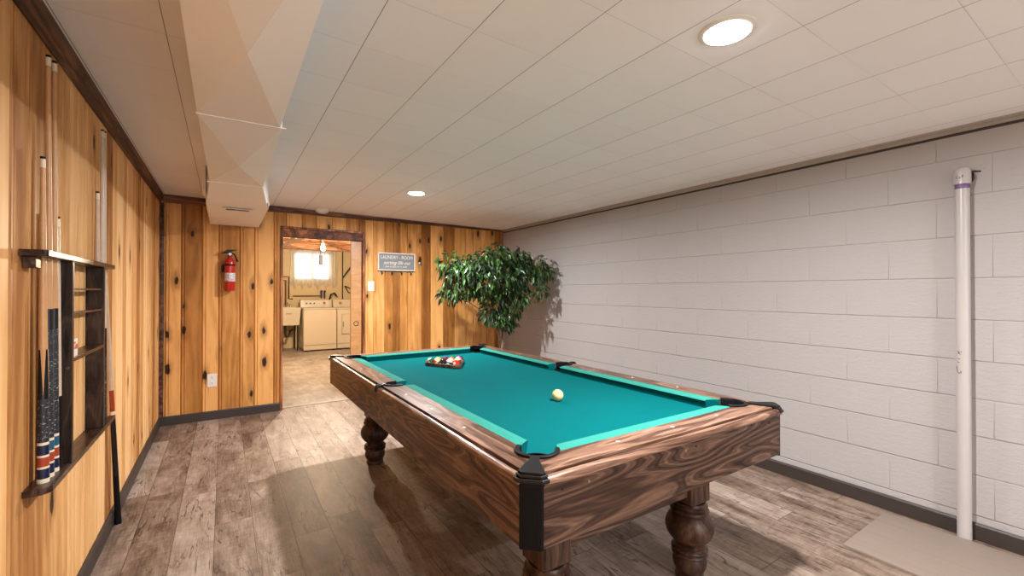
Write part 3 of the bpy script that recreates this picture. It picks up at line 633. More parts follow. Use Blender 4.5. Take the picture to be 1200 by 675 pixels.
# bed: rectangle with pocket bites
bx0, bx1, by0, by1 = X0+WI+0.01, X1-WI-0.01, Y0+WI+0.01, Y1-WI-0.01
def bite_corner(cx, cy, sx, sy):
    """boundary of the bed round a corner hole: from the x-side point to the y-side point, hole kept out"""
    r = PR; ex = bx0 if sx < 0 else bx1; ey = by0 if sy < 0 else by1
    # the mouth of the hole is opened inwards only by its own arc
    dy = math.sqrt(max(r*r-(ex-cx)**2, 0.0)); dx = math.sqrt(max(r*r-(ey-cy)**2, 0.0))
    return dx, dy
poly = []
def corner_pts(i):
    cx, cy, sx, sy = corners[i]; ex = bx0 if sx < 0 else bx1; ey = by0 if sy < 0 else by1; r = PR
    # angle of intersections of the hole circle with the bed edges
    pa = (ex, cy - sy*math.sqrt(max(r*r-(ex-cx)**2, 1e-6))); pb = (cx - sx*math.sqrt(max(r*r-(ey-cy)**2, 1e-6)), ey)
    a = math.atan2(pa[1]-cy, pa[0]-cx); b = math.atan2(pb[1]-cy, pb[0]-cx); mid = math.atan2(-sy, -sx)
    def near(t): 
        while t-mid > PI: t -= 2*PI
        while t-mid < -PI: t += 2*PI
        return t
    a = near(a); b = near(b)
    return arc(cx, cy, r, a, b, 14)     # from the long-side edge to the end edge, passing inwards
A = [corner_pts(i) for i in range(4)]
def side_pts(i):
    cx, cy, sx, _ = sides[i]; r = 0.058; ex = bx0 if sx < 0 else bx1; h = abs(ex-cx); dyy = math.sqrt(r*r-h*h)
    a = math.asin(dyy/r)
    if sx < 0: return arc(cx, cy, r, a, -a, 8)      # from +y to -y through the inside
    return arc(cx, cy, r, PI+a, PI-a, 8)
S0, S1 = side_pts(0), side_pts(1)
poly = A[0] + A[1][::-1] + S1 + A[2] + A[3][::-1] + S0
# S1 should run from low y to high y on the right; S0 from high to low on the left
def fixdir(p, up): return p if (p[-1][1] > p[0][1]) == up else p[::-1]
poly = A[0] + A[1][::-1] + fixdir(S1, True) + A[2] + A[3][::-1] + fixdir(S0, False)
MB().prism(poly, BEDZ-0.025, BEDZ).build('playing_bed', M['felt'], tb)
# rail woods
def end_cut(i, along):
    """points of a rail's end at corner i: outer corner on the diagonal, then the pocket arc to the inner line.
    along='y' for a long rail, 'x' for a short rail. returned outer->inner"""
    cx, cy, sx, sy = corners[i]; r = PR + 0.004
    ox, oy = (X0 if sx < 0 else X1), (Y0 if sy < 0 else Y1)
    ang0 = math.atan2(oy-cy, ox-cx)                     # towards the outer corner
    p0 = (cx + r*math.cos(ang0), cy + r*math.sin(ang0))
    if along == 'y':
        ix = ox - sx*WI; yy = cy - sy*math.sqrt(max(r*r-(ix-cx)**2, 1e-6)); ang1 = math.atan2(yy-cy, ix-cx)
    else:
        iy = oy - sy*WI; xx = cx - sx*math.sqrt(max(r*r-(iy-cy)**2, 1e-6)); ang1 = math.atan2(iy-cy, xx-cx)
    while ang1-ang0 > PI: ang1 -= 2*PI
    while ang1-ang0 < -PI: ang1 += 2*PI
    return [(ox, oy)] + arc(cx, cy, r, ang0, ang1, 10)
def side_cut(i, up):
    """end of a long rail at the side pocket, outer -> inner; up=+1: rail lies above the pocket"""
    cx, cy, sx, _ = sides[i]; r = 0.060; ox = X0 if sx < 0 else X1; ix = ox - sx*WI
    a0 = 0 if sx > 0 else PI; yy = cy + up*math.sqrt(max(r*r-(ix-cx)**2, 1e-6)); a1 = math.atan2(yy-cy, ix-cx)
    while a1-a0 > PI: a1 -= 2*PI
    while a1-a0 < -PI: a1 += 2*PI
    return [(ox, cy)] + arc(cx, cy, r, a0, a1, 10)
rails = [(end_cut(0, 'y') + side_cut(0, -1)[::-1], 'walr_y'), (side_cut(0, 1) + end_cut(3, 'y')[::-1], 'walr_y'),
         (end_cut(1, 'y') + side_cut(1, -1)[::-1], 'walr_y'), (side_cut(1, 1) + end_cut(2, 'y')[::-1], 'walr_y'),
         (end_cut(0, 'x') + end_cut(1, 'x')[::-1], 'walr_x'), (end_cut(3, 'x') + end_cut(2, 'x')[::-1], 'walr_x')]
def inset_outer(p):   # the flat top stops short of the outside, where the bullnose takes over
    return (min(max(p[0], X0+0.024), X1-0.024), min(max(p[1], Y0+0.024), Y1-0.024))
for pl, mt in rails: MB().prism([inset_outer(p) for p in pl], 0.752, ZT).build('rail_top', M[mt], tb)
# bullnose mouldings round the outside, and fascia panels
def nose(q): return [(0.0, 0.766), (0.0, 0.778), (0.004, 0.784), (0.011, 0.788), (0.021, 0.788), (0.0225, 0.784), (0.0225, 0.766)]
def nose_run(x0, y0, x1, y1, axis, sgn, mt):
    pr = nose(0)
    if axis == 1: MB().prism([(x0 + sgn*(a-0.008), b) for a, b in pr], y0, y1, 1).build('rail_moulding', M[mt], tb, smooth=True)
    else: MB().prism([(y0 + sgn*(a-0.008), b) for a, b in pr], x0, x1, 0).build('rail_moulding', M[mt], tb, smooth=True)
c = 0.046
nose_run(X0, Y0+c, X0, SPY-0.012, 1, 1, 'walr_y'); nose_run(X0, SPY+0.012, X0, Y1-c, 1, 1, 'walr_y')
nose_run(X1, Y0+c, X1, SPY-0.012, 1, -1, 'walr_y'); nose_run(X1, SPY+0.012, X1, Y1-c, 1, -1, 'walr_y')
nose_run(X0+c, Y0, X1-c, Y0, 0, 1, 'walr_x'); nose_run(X0+c, Y1, X1-c, Y1, 0, -1, 'walr_x')
MB().box((X0, Y0+c, ZB), (X0+0.02, Y1-c, 0.767)).build('side_panel', M['wal_y'], tb, bevel=0.002); MB().box((X1-0.02, Y0+c, ZB), (X1, Y1-c, 0.767)).build('side_panel', M['wal_y'], tb, bevel=0.002)
MB().box((X0+c, Y0, ZB), (X1-c, Y0+0.02, 0.767)).build('end_panel', M['wal_x'], tb, bevel=0.002); MB().box((X0+c, Y1-0.02, ZB), (X1-c, Y1, 0.767)).build('end_panel', M['wal_x'], tb, bevel=0.002)
MB().box((X0+0.02, Y0+0.02, 0.60), (X1-0.02, Y1-0.02, 0.615)).build('underside', M['rubber'], tb)
# apron set back under the cabinet
a0, a1, b0, b1, az = 0.962, 1.785, 1.245, 3.37, 0.385
for y in (b0, b1): MB().box((a0+0.06, y-0.035, az), (a1-0.06, y-0.010, 0.60)).build('apron', M['wal_x'], tb, bevel=0.002)
for x in (a0, a1): MB().box((x-0.035, b0+0.06, az), (x-0.010, b1-0.06, 0.60)).build('apron', M['wal_y'], tb, bevel=0.002)
# cushions
def cushion(o0, o1, n0, n1, ox, nx, axis):
    """o0..o1 on the wood line ox, n0..n1 on the nose line nx; axis = the direction the cushion runs"""
    prof = [(ox, BEDZ), (ox, 0.7925), (ox+(nx-ox)*0.5, 0.7935), (ox+(nx-ox)*0.92, 0.7915), (nx, 0.786), (nx-(nx-ox)*0.10, 0.775), (nx-(nx-ox)*0.14, BEDZ)]
    m = MB(); vs = []
    for k in (0, 1):
        for (q, z) in prof:
            f = (q-ox)/(nx-ox); s = (o0+(n0-o0)*f) if k == 0 else (o1+(n1-o1)*f)
            vs.append((q, s, z) if axis == 1 else (s, q, z))
    n = len(prof); m.add(vs, [tuple(range(n)), tuple(range(n, 2*n))[::-1]] + [(i, (i+1) % n, n+(i+1) % n, n+i) for i in range(n)])
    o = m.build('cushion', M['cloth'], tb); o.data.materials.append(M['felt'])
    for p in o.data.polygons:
        if p.normal.z < 0.5: p.material_index = 1  # shade painted in: side faces get the darker felt, tops stay pale
    return o
def cyint(ix, r=PR+0.004): return math.sqrt(max(r*r-(ix)**2, 1e-6))
# where the wood line leaves the pocket circle
ey = PCY + cyint(WI-PCX); ex = PCX + cyint(WI-PCY); mouth = 0.040; sd = math.sqrt(0.060**2-(WI-SPI)**2)
for sx in (0, 1):
    ox = X0+WI if sx == 0 else X1-WI; nx = X0+CN if sx == 0 else X1-CN
    cushion(Y0+ey, SPY-sd, Y0+ey+mouth, SPY-sd-0.012, ox, nx, 1); cushion(SPY+sd, Y1-ey, SPY+sd+0.012, Y1-ey-mouth, ox, nx, 1)
for sy in (0, 1):
    oy = Y0+WI if sy == 0 else Y1-WI; ny = Y0+CN if sy == 0 else Y1-CN
    cushion(X0+ex, X1-ex, X0+ex+mouth, X1-ex-mouth, oy, ny, 0)
# pockets: liner cup + raised rim
def arc_strip(name, cx, cy, r_in, r_out, z0, z1, a0, a1, mat, parent, n=26):
    m = MB(); vs = []
    for i in range(n+1):
        a = a0+(a1-a0)*i/n; ca, sa = math.cos(a), math.sin(a)
        vs += [(cx+r_in*ca, cy+r_in*sa, z0), (cx+r_out*ca, cy+r_out*sa, z0), (cx+r_out*ca, cy+r_out*sa, z1), (cx+r_in*ca, cy+r_in*sa, z1)]
    fs = [(4*i+j, 4*i+(j+1) % 4, 4*(i+1)+(j+1) % 4, 4*(i+1)+j) for i in range(n) for j in range(4)] + [(0,1,2,3), (4*n+3,4*n+2,4*n+1,4*n)]
    m.add(vs, fs); return m.build(name, mat, parent, bevel=0.002, smooth=True)
for (cx, cy, sx, sy) in corners:
    am = math.atan2(sy, sx); sp = R(112)
    pk = arc_strip('pocket', cx, cy, PR-0.006, PR+0.003, 0.765, 0.796, am-sp, am+sp, M['rubber'], tb); pk['label'] = 'black corner pocket'
    arc_strip('pocket_rim', cx, cy, PR-0.006, PR+0.010, 0.794, 0.8005, am-sp, am+sp, M['black'], pk)
    cp = MB(); cp.lathe([(PR-0.002, 0.764), (PR-0.002, 0.70), (PR-0.012, 0.66), (0.01, 0.655), (0.004, 0.665), (PR-0.02, 0.668), (PR-0.010, 0.70), (PR-0.008, 0.764)], (cx, cy, 0), 28); cp.build('pocket_liner', M['rubber'], pk, smooth=True)
for (cx, cy, sx, _) in sides:
    am = 0 if sx > 0 else PI; sp = R(112)
    pk = arc_strip('pocket', cx, cy, 0.051, 0.059, 0.765, 0.796, am-sp, am+sp, M['rubber'], tb); pk['label'] = 'black side pocket'
    arc_strip('pocket_rim', cx, cy, 0.051, 0.063, 0.794, 0.800, am-sp, am+sp, M['black'], pk)
    cp = MB(); cp.lathe([(0.055, 0.764), (0.055, 0.70), (0.045, 0.66), (0.01, 0.655), (0.004, 0.665), (0.038, 0.668), (0.047, 0.70), (0.049, 0.764)], (cx, cy, 0), 24); cp.build('pocket_liner', M['rubber'], pk, smooth=True)
    ox = X0 if sx < 0 else X1
    MB().tube([(cx+sx*0.058, cy, 0.798), (ox-sx*0.018, cy, 0.797), (ox+sx*0.004, cy, 0.792), (ox+sx*0.012, cy, 0.774), (ox+sx*0.006, cy, 0.764)], [0.006, 0.008, 0.010, 0.009, 0.007], 10).build('pocket_strap', M['blackg'], pk, smooth=True)
# corner castings
def cap_poly(cx, cy, sx, sy, e, c):   # chamfered corner outline grown outwards by e; inner neck to the pocket rim
    ox = (X0 if sx < 0 else X1) + sx*e; oy = (Y0 if sy < 0 else Y1) + sy*e
    i = 0.062; return [(ox, oy - sy*(i+e)), (ox, oy - sy*(c+e*0.6)), (ox - sx*(c+e*0.6), oy), (ox - sx*(i+e), oy), (ox - sx*(i+e)*0.99, oy - sy*(0.020+e)), (ox-sx*(0.020+e), oy - sy*(i+e)*0.99)]
for (cx, cy, sx, sy) in corners:
    ox = X0 if sx < 0 else X1; oy = Y0 if sy < 0 else Y1
    ca = MB(); ca.prism(cap_poly(cx, cy, sx, sy, 0.012, 0.042), 0.774, 0.786)
    cc = ca.build('corner_cap', M['blackg'], tb, bevel=0.003); cc['label'] = 'glossy black stepped corner cap'
    m = MB(); m.prism(cap_poly(cx, cy, sx, sy, 0.004, 0.040), 0.786, 0.795); m.build('cap_step', M['blackg'], cc, bevel=0.0025)
    # textured top plate: chamfered outer edge, narrowing neck up to the rim
    am = math.atan2(cy-oy, cx-ox); d_ = math.hypot(cx-ox, cy-oy) - PR - 0.006
    ux, uy = math.cos(am), math.sin(am); px, py = -uy, ux
    def Q(f, wd): return (ox + ux*f + px*wd, oy + uy*f + py*wd)
    e1 = (ox-sx*0.056, oy-sy*0.001); sgn = 1 if (Vector(Q(d_*0.5, 0.02))-Vector(e1)).length < (Vector(Q(d_*0.5, -0.02))-Vector(e1)).length else -1
    m = MB(); m.prism([(ox-sx*0.001, oy-sy*0.056), (ox-sx*0.001, oy-sy*0.040), (ox-sx*0.040, oy-sy*0.001), e1, Q(d_*0.60, 0.026*sgn), Q(d_*0.80, 0.017*sgn), Q(d_*0.99, 0.014*sgn), Q(d_*0.99, -0.014*sgn), Q(d_*0.80, -0.017*sgn), Q(d_*0.60, -0.026*sgn)], 0.793, 0.8015)
    m.build('cap_top', M['black'], cc, bevel=0.002)
    # vertical strip down the cabinet corner
    k = 0.046
    m = MB(); m.prism([(ox, oy-sy*(k+0.006)), (ox-sx*0.0, oy-sy*k*0.95), (ox-sx*k*0.95, oy), (ox-sx*(k+0.006), oy), (ox-sx*(k+0.006), oy-sy*0.018), (ox-sx*0.018, oy-sy*(k+0.006))], ZB-0.006, 0.775)
    cs = m.build('corner_strip', M['black'], tb, bevel=0.003); cs['label'] = 'black corner strip'
    m = MB(); f1 = Vector((ox, oy-sy*k*0.95)); f2 = Vector((ox-sx*k*0.95, oy)); nn = Vector((sx, sy)).normalized()*0.0025; dd = (f2-f1)
    q1, q2 = f1+dd*0.16, f1+dd*0.84
    m.prism([tuple(q1), tuple(q2), tuple(q2+nn), tuple(q1+nn)], ZB+0.006, 0.755); m.build('strip_face', M['rubber'], cs, bevel=0.001)
# diamonds
def spot(x, y): MB().lathe([(0.0065, ZT-0.001), (0.0065, ZT+0.0006)], (x, y, 0), 14).build('diamond_sight', M['pearl'], tb)
for x in (X0+0.062, X1-0.062):
    for y in (1.467, 1.773, 2.089, 2.66, 2.94, 3.22): spot(x, y)
for y in (Y0+0.085, Y1-0.085):
    for x in (1.112, 1.40, 1.683): spot(x, y)
for x, z in ((0.80, 0.742), (0.90, 0.740), (1.36, 0.738), (1.42, 0.742), (1.93, 0.742)):
    MB().lathe([(0.0045, Y0+0.001), (0.0045, Y0-0.0012)], (x, 0, z), 10, 'y').build('panel_screw', M['dark_metal'] if x != 0.90 and x != 1.36 else M['grey_metal'], tb)
for y, z in ((1.10, 0.74), (1.20, 0.742), (1.95, 0.74)): MB().lathe([(0.0045, X0+0.001), (0.0045, X0-0.0012)], (0, y, z), 10, 'x').build('panel_screw', M['dark_metal'], tb)
# legs
LP = [(0.0005, 0.0), (0.058, 0.0), (0.062, 0.008), (0.060, 0.018), (0.050, 0.026), (0.062, 0.036), (0.072, 0.056), (0.074, 0.078), (0.067, 0.098), (0.066, 0.102), (0.076, 0.106), (0.079, 0.113), (0.075, 0.120), (0.072, 0.122), (0.078, 0.126), (0.080, 0.133), (0.075, 0.141),
      (0.062, 0.146), (0.062, 0.158), (0.068, 0.166), (0.082, 0.178), (0.098, 0.200), (0.105, 0.226), (0.103, 0.250), (0.092, 0.276), (0.076, 0.292), (0.072, 0.296), (0.082, 0.300), (0.085, 0.308), (0.080, 0.316), (0.074, 0.318), (0.078, 0.322), (0.079, 0.330), (0.070, 0.336), (0.066, 0.345)]
def leg(x, y):
    lg = MB().lathe(LP, (x, y, 0), 40).build('leg', M['leg'], tb, smooth=True)
    lb = MB(); lb.box((x-0.066, y-0.066, 0.344), (x+0.066, y+0.066, 0.60)); q = lb.build('leg_block', M['leg'], lg, bevel=0.012, seg=1)
    return lg
for x in (0.962, 1.785):
    for y in (1.245, 3.37): leg(x, y)

# ------------------------------------------------------------------ balls
BR = 0.0286
def ball_mat(name, col, stripe, base=(0.83, 0.72, 0.48), spot_=True):
    g = G(name); p = g.n('TexCoord').outputs['Object']; q = g.xyz(p)
    if stripe: c = g.mix(g.ma('LESS_THAN', g.ma('ABSOLUTE', q[2]), BR*0.52), base, col)
    else: c = g.mix(0.0, col, col)
    if spot_:
        rr = g.ma('SQRT', g.ma('ADD', g.ma('MULTIPLY', q[1], q[1]), g.ma('MULTIPLY', q[2], q[2])))
        c = g.mix(g.ma('LESS_THAN', rr, BR*0.36), c, base)
    return g.out(c, 0.10, 0.55, coat=0.4)
def uv_ball(r, n=24, k=14):
    return MB().lathe([(max(r*math.sin(PI*i/k), 0.0001), -r*math.cos(PI*i/k)) for i in range(k+1)], n=n)
def ball(x, y, mat, label, rot=(0,0,0), group=None):
    o = uv_ball(BR).build('billiard_ball', mat, smooth=True); 
    for p in o.data.polygons: p.use_smooth = True
    o.location = (x, y, BEDZ + BR); o.rotation_euler = rot; return tag(o, label, 'billiard ball', group)
cb = ball(1.396, 1.716, ball_mat('cue_ball_cream', (0.74, 0.56, 0.25), False, spot_=False), 'plain cream cue ball alone on the teal felt'); cb.name = 'cue_ball'
Bc = Vector((1.287, 2.925)); du = Vector((0.46, -0.888)).normalized(); dn = Vector((-du.y, du.x))
if dn.x < 0: dn = -dn
YEL, BLU, RED, PUR, ORA, GRN, MAR, BLK = (0.75, 0.42, 0.02), (0.01, 0.03, 0.22), (0.60, 0.02, 0.015), (0.09, 0.015, 0.14), (0.75, 0.14, 0.01), (0.01, 0.12, 0.045), (0.18, 0.015, 0.015), (0.008, 0.008, 0.008)
rows = [[(GRN, 1, 'green striped ball at the left end of the front row in the triangle'), (RED, 1, 'orange-red and cream striped ball second from left in the triangle'), (BLK, 0, 'black ball with a pale spot in the middle of the front row'), (BLU, 1, 'navy and cream striped ball between black and red balls'), (RED, 0, 'solid red ball at the right end of the front row')],
        [(YEL, 0, 'solid yellow ball in the second row of the triangle'), (MAR, 0, 'solid maroon ball in the second row of the triangle'), (YEL, 1, 'yellow striped ball in the second row of the triangle'), (MAR, 1, 'cream ball with a maroon stripe at the right of the second row')],
        [(PUR, 0, 'solid purple ball in the middle row of the triangle'), (ORA, 0, 'solid orange ball in the middle row of the triangle'), (PUR, 1, 'purple striped ball in the middle row of the triangle')],
        [(GRN, 0, 'solid green ball behind the middle row of the triangle'), (ORA, 1, 'orange striped ball behind the middle row of the triangle')],
        [(BLU, 0, 'solid blue ball at the far tip of the triangle')]]
sp_ = BR*2 + 0.0004
for ri, row in enumerate(rows):
    for ci, (col, stp, lab) in enumerate(row):
        p = Bc + dn*(0.020 + BR + ri*sp_*0.866) + du*((ci - (len(row)-1)/2)*sp_)
        rng = random.Random(ri*7+ci)
        ball(p.x, p.y, ball_mat('ball_%d_%d' % (ri, ci), col, stp), lab, (rng.uniform(-0.6, 0.9), rng.uniform(-0.4, 0.4), PI*1.25 + rng.uniform(-0.5, 0.5)), 'racked billiard balls')
# triangle rack
ctr = Bc + dn*(0.020 + BR + (4*sp_*0.866)/3)
def tri(rad):
    pts = []
    base_c = [Bc + dn*(0.020+BR) - du*(2*sp_), Bc + dn*(0.020+BR) + du*(2*sp_), Bc + dn*(0.020+BR+4*sp_*0.866)]
    for i, p in enumerate(base_c):
        o = (p - ctr).normalized(); a = math.atan2(o.y, o.x)
        for k in range(9):
            b = a + R(60)*(k-4)/4; pts.append((p.x + rad*math.cos(b), p.y + rad*math.sin(b)))
    return pts
ti, to = tri(BR+0.0012), tri(BR+0.0112); n = len(ti)
m = MB(); z0, z1 = BEDZ+0.0005, BEDZ+0.026
m.add([(*p, z0) for p in ti]+[(*p, z0) for p in to]+[(*p, z1) for p in to]+[(*p, z1) for p in ti],
      [f for i in range(n) for j in (((i+1) % n),) for f in ((i, j, n+j, n+i), (n+i, n+j, 2*n+j, 2*n+i), (2*n+i, 2*n+j, 3*n+j, 3*n+i), (3*n+i, 3*n+j, j, i))])
tag(m.build('triangle_rack', mat_walnut('rack_wood', 14, 14, 14, 0.55, 0.35, 12, 3.0), bevel=0.002), 'dark wooden triangle rack holding the balls on the felt', 'triangle rack')

# ================================================================== CUE RACK
RX = XL + 0.001
RF = -0.457
cr = thing('cue_rack', 'dark stained wall rack for pool cues with small shelves', 'cue rack', (XL, 2.42, 0.66))
cue_y = [(2.030, 0), (2.080, 0), (2.132, 0), (2.176, 0), (2.762, 0), (2.815, 0), (2.868, 0)]
CX = -0.490
def shelf_plan(y0, y1, notches):
    p = [(RX, y0), (RF-0.006, y0), (RF, y0+0.008), (RF, y1-0.008), (RF-0.006, y1), (RX, y1)]
    q = []
    for yn in sorted(notches, reverse=True):
        hw = 0.0175 if yn != 2.176 else 0.014
        q += [(RX, yn+hw), (CX+0.011, yn+hw), (CX+0.016, yn+hw*0.5), (CX+0.016, yn-hw*0.5), (CX+0.011, yn-hw), (RX, yn-hw)]
    return p + q
MB().prism(shelf_plan(1.925, 2.930, [2.024, 2.073, 2.1305, 2.176, 2.761, 2.826, 2.876]), 1.408, 1.428).build('top_shelf', M['rack_y'], cr, bevel=0.002)
MB().prism([(RX, 1.965), (RF-0.02, 1.965), (RF, 1.985), (RF, 2.925), (RF-0.006, 2.933), (RX, 2.933)], 0.658, 0.679).build('bottom_shelf', M['rack_y'], cr, bevel=0.002)
MB().box((RX, 2.202, 0.679), (RF-0.002, 2.222, 1.408)).build('side_panel', M['rack'], cr, bevel=0.002)
MB().box((RX, 2.700, 0.679), (RF-0.002, 2.720, 1.408)).build('side_panel', M['rack'], cr, bevel=0.002)
MB().box((RX, 1.955, 1.372), (RX+0.03, 2.0, 1.408)).build('bracket', M['rack_y'], cr, bevel=0.002)
MB().box((RX, 2.222, 1.043), (RF-0.002, 2.700, 1.057)).build('middle_shelf', M['rack_y'], cr, bevel=0.001)
for z in (1.303, 1.212):
    MB().box((RX+0.028, 2.222, z), (RF-0.010, 2.700, z+0.008)).build('chalk_shelf', M['rack_y'], cr, bevel=0.001)
MB().lathe([(0.006, 0), (0.004, -0.003)], (-0.472, 2.202, 1.022), 10, 'y').build('bolt', M['chrome'], cr)
# chalk box
t = thing('chalk_box', 'small white cardboard box with coloured print on the middle shelf of the cue rack', 'box', (-0.478, 2.262, 1.0575))
MB().box((-0.500, 2.238, 1.0575), (-0.463, 2.290, 1.122)).build('carton', M['white'], t, bevel=0.001)
def prt():
    g = G('carton_print'); v = g.mul(g.pos, (1, 55, 60)); a = g.noise(v, 1.0, 1); 
    return g.out(g.ramp(a, [(0.38, (0.55, 0.05, 0.03)), (0.45, (0.75, 0.45, 0.05)), (0.50, (0.75, 0.72, 0.65)), (0.62, (0.75, 0.72, 0.65)), (0.66, (0.05, 0.12, 0.3))], 'CONSTANT'), 0.5)
pm = prt()
MB().box((-0.4632, 2.241, 1.085), (-0.4622, 2.287, 1.112)).build('printed_band', pm, t); MB().box((-0.497, 2.2372, 1.085), (-0.467, 2.2382, 1.112)).build('printed_band', pm, t)

# ------------------------------------------------------------------ cues
def cue(base, top, style, label, scale=1.0):
    b, tp_ = Vector(base), Vector(top); L = (tp_-b).length
    t = thing('pool_cue', label, 'pool cue', base, 'pool cues on the wall rack', local=True)
    t.rotation_mode = 'QUATERNION'; t.rotation_quaternion = (tp_-b).to_track_quat('Z', 'Y')
    rb, rt = 0.0146*scale, 0.0062
    def rad(h): return rb + (rt-rb)*(h/L)
    def seg(name, a, c_, mat, grow=0.0):
        n_ = max(2, int((c_-a)/0.06)); pr = [(rad(a+(c_-a)*i/n_)+grow, a+(c_-a)*i/n_) for i in range(n_+1)]
        return MB().lathe(pr, n=16).build(name, mat, t, smooth=True)
    h = 0.0
    if style in ('ringed', 'ringed_wrap'):
        pal = [('ivory', 0.014), ('navy', 0.032), ('ivory', 0.007), ('ringred', 0.030), ('ivory', 0.007), ('teal_ring' if style == 'ringed_wrap' else 'navy', 0.032), ('ivory', 0.009)]
        for mn, hh in pal: seg('butt_ring', h, h+hh, M[mn]); h += hh
        e = 0.36 if style == 'ringed_wrap' else 0.14
        seg('handle', h, h+e, M['wrap']); h += e
        if style == 'ringed':
            e2 = 0.16; seg('forearm', h, h+e2, M['blackg'])
            # wooden points running down into the black
            for k in range(4):
                a = k*PI/2 + 0.6; m = MB(); w_ = 0.55
                r0 = rad(h+e2)+0.0004; r1 = rad(h+0.01)+0.0006
                m.add([(r0*math.cos(a-w_), r0*math.sin(a-w_), h+e2), (r0*1.02*math.cos(a), r0*1.02*math.sin(a), h+e2), (r0*math.cos(a+w_), r0*math.sin(a+w_), h+e2), (r1*math.cos(a), r1*math.sin(a), h+0.01)], [(0,1,3), (1,2,3)])
                m.build('wood_point', M['maple'], t)
            h += e2
        else:
            seg('forearm', h, h+0.07, M['blackg']); h += 0.07
        sm_ = M['maple']
    elif style == 'black':
        seg('handle', h, h+0.30, M['wrap']); seg('handle_sleeve', h+0.30, h+0.44, M['blackg']); h += 0.44; sm_ = M['maple_pale']
    elif style == 'long_black':
        seg('butt_cap', 0, 0.03, M['rubber'], 0.001); seg('handle', 0.03, 0.30, M['rubber']); seg('handle_sleeve', 0.30, 0.64, M['blackg']); h = 0.64
        seg('collar', h, h+0.02, M['ringred']); h += 0.02; seg('collar', h, h+0.02, M['ivory']); h += 0.02; seg('forearm', h, h+0.12, M['ringred']); h += 0.12; sm_ = M['maple_pale']
    else:
        seg('handle', 0, 0.25, M['blackg']); h = 0.25; sm_ = M['maple_pale'] if style == 'pale' else M['maple']
    fl = 0.028
    seg('shaft', h, L-fl-0.008, sm_); seg('ferrule', L-fl-0.008, L-0.008, M['ivory'], 0.0006); seg('tip', L-0.008, L, M['black'], 0.0004)
    return t
ZS = 0.6795
cue((CX, 2.030, ZS), (-0.4935, 2.020, 1.735), 'ringed', 'short pool cue nearest the camera, wooden points and ringed butt', 1.05)
cue((CX, 2.080, ZS), (-0.4935, 2.066, 2.085), 'ringed_wrap', 'tallest-looking left cue with flecked black wrap, second from the camera')
cue((CX, 2.132, ZS), (-0.4935, 2.128, 2.092), 'ringed_wrap', 'tall flecked-wrap cue third from the camera, between two cues')
cue((CX, 2.176, ZS), (-0.4945, 2.180, 1.563), 'pale', 'short pale thin cue tight against the rack left side panel', 0.85)
cue((CX, 2.762, ZS), (-0.4945, 2.758, 1.762), 'black', 'short cue with brown shaft just behind the right side panel')
cue((CX, 2.815, ZS), (-0.4935, 2.842, 2.075), 'black', 'tall pale cue behind the right panel, left one of a close pair')
cue((CX, 2.868, ZS), (-0.4935, 2.884, 2.080), 'black', 'tall pale cue at the far end of the rack, right one of a close pair')
cue((-0.492, 3.27, 0.001), (-0.498, 2.945, 1.400), 'long_black', 'cue with long black handle leaning on the wall from the floor')

# ================================================================== ON THE WALLS
# sign with four hooks
SX0, SX1, SZ0, SZ1, SY = 1.565, 2.035, 1.552, 1.772, YB-0.002
t = thing('laundry_room_sign', 'grey LAUNDRY ROOM sign with white frame and four hooks on pine wall', 'sign', ((SX0+SX1)/2, YB, SZ0))
MB().box((SX0+0.008, SY-0.014, SZ0+0.008), (SX1-0.008, SY, SZ1-0.008)).build('face', M['sign'], t)
m = MB(); f_ = 0.011
m.box((SX0, SY-0.022, SZ0), (SX1, SY, SZ0+f_)); m.box((SX0, SY-0.022, SZ1-f_), (SX1, SY, SZ1)); m.box((SX0, SY-0.022, SZ0+f_), (SX0+f_, SY, SZ1-f_)); m.box((SX1-f_, SY-0.022, SZ0+f_), (SX1, SY, SZ1-f_))
m.build('frame', M['white'], t, bevel=0.001)
def TM(x, z): return Matrix.Translation((x, SY-0.0148, z)) @ Matrix.Rotation(R(90), 4, 'X')
sxm = (SX0+SX1)/2
text_mesh('lettering', 'LAUNDRY - ROOM', 0.060, M['white'], TM(sxm, 1.716), t, sx=0.80)
text_mesh('lettering', 'sorting life out', 0.062, M['white'], TM(sxm, 1.650), t, shear=0.45, sx=0.92)
text_mesh('lettering', 'ONE LOAD AT A TIME', 0.026, M['white'], TM(sxm-0.01, 1.600), t, sx=1.1)
MB().box((SX0, SY-0.016, SZ0-0.008), (SX1, SY, SZ0-0.0005)).build('hook_rail', M['rack'], t)
for x in (1.612, 1.735, 1.858, 1.98):
    MB().tube([(x, SY-0.008, SZ0-0.004), (x, SY-0.010, SZ0-0.030), (x, SY-0.022, SZ0-0.046), (x, SY-0.038, SZ0-0.038), (x, SY-0.040, SZ0-0.024)], [0.007, 0.006, 0.006, 0.006, 0.009], 8).build('hook', M['dark_metal'], t, smooth=True)
tag(MB().lathe([(0.022, YB-0.001), (0.022, YB-0.006), (0.016, YB-0.009)], (2.115, 0, 1.655), 18, 'y').build('wall_disc', M['grey_metal'], smooth=True), 'small round grey metal disc on the pine wall right of the sign', 'disc')
# light switch
t = thing('light_switch', 'white light switch plate on pine wall right of the doorway', 'light switch', (1.484, YB, 1.357))
MB().box((1.446, YB-0.007, 1.297), (1.522, YB-0.001, 1.417)).build('wall_plate', M['white'], t, bevel=0.003)
MB().box((1.478, YB-0.018, 1.345), (1.490, YB-0.006, 1.368)).build('toggle', M['white'], t, bevel=0.002)
for z in (1.327, 1.387): MB().lathe([(0.003, YB-0.0065), (0.003, YB-0.0078)], (1.484, 0, z), 8, 'y').build('screw', M['grey_metal'], t)
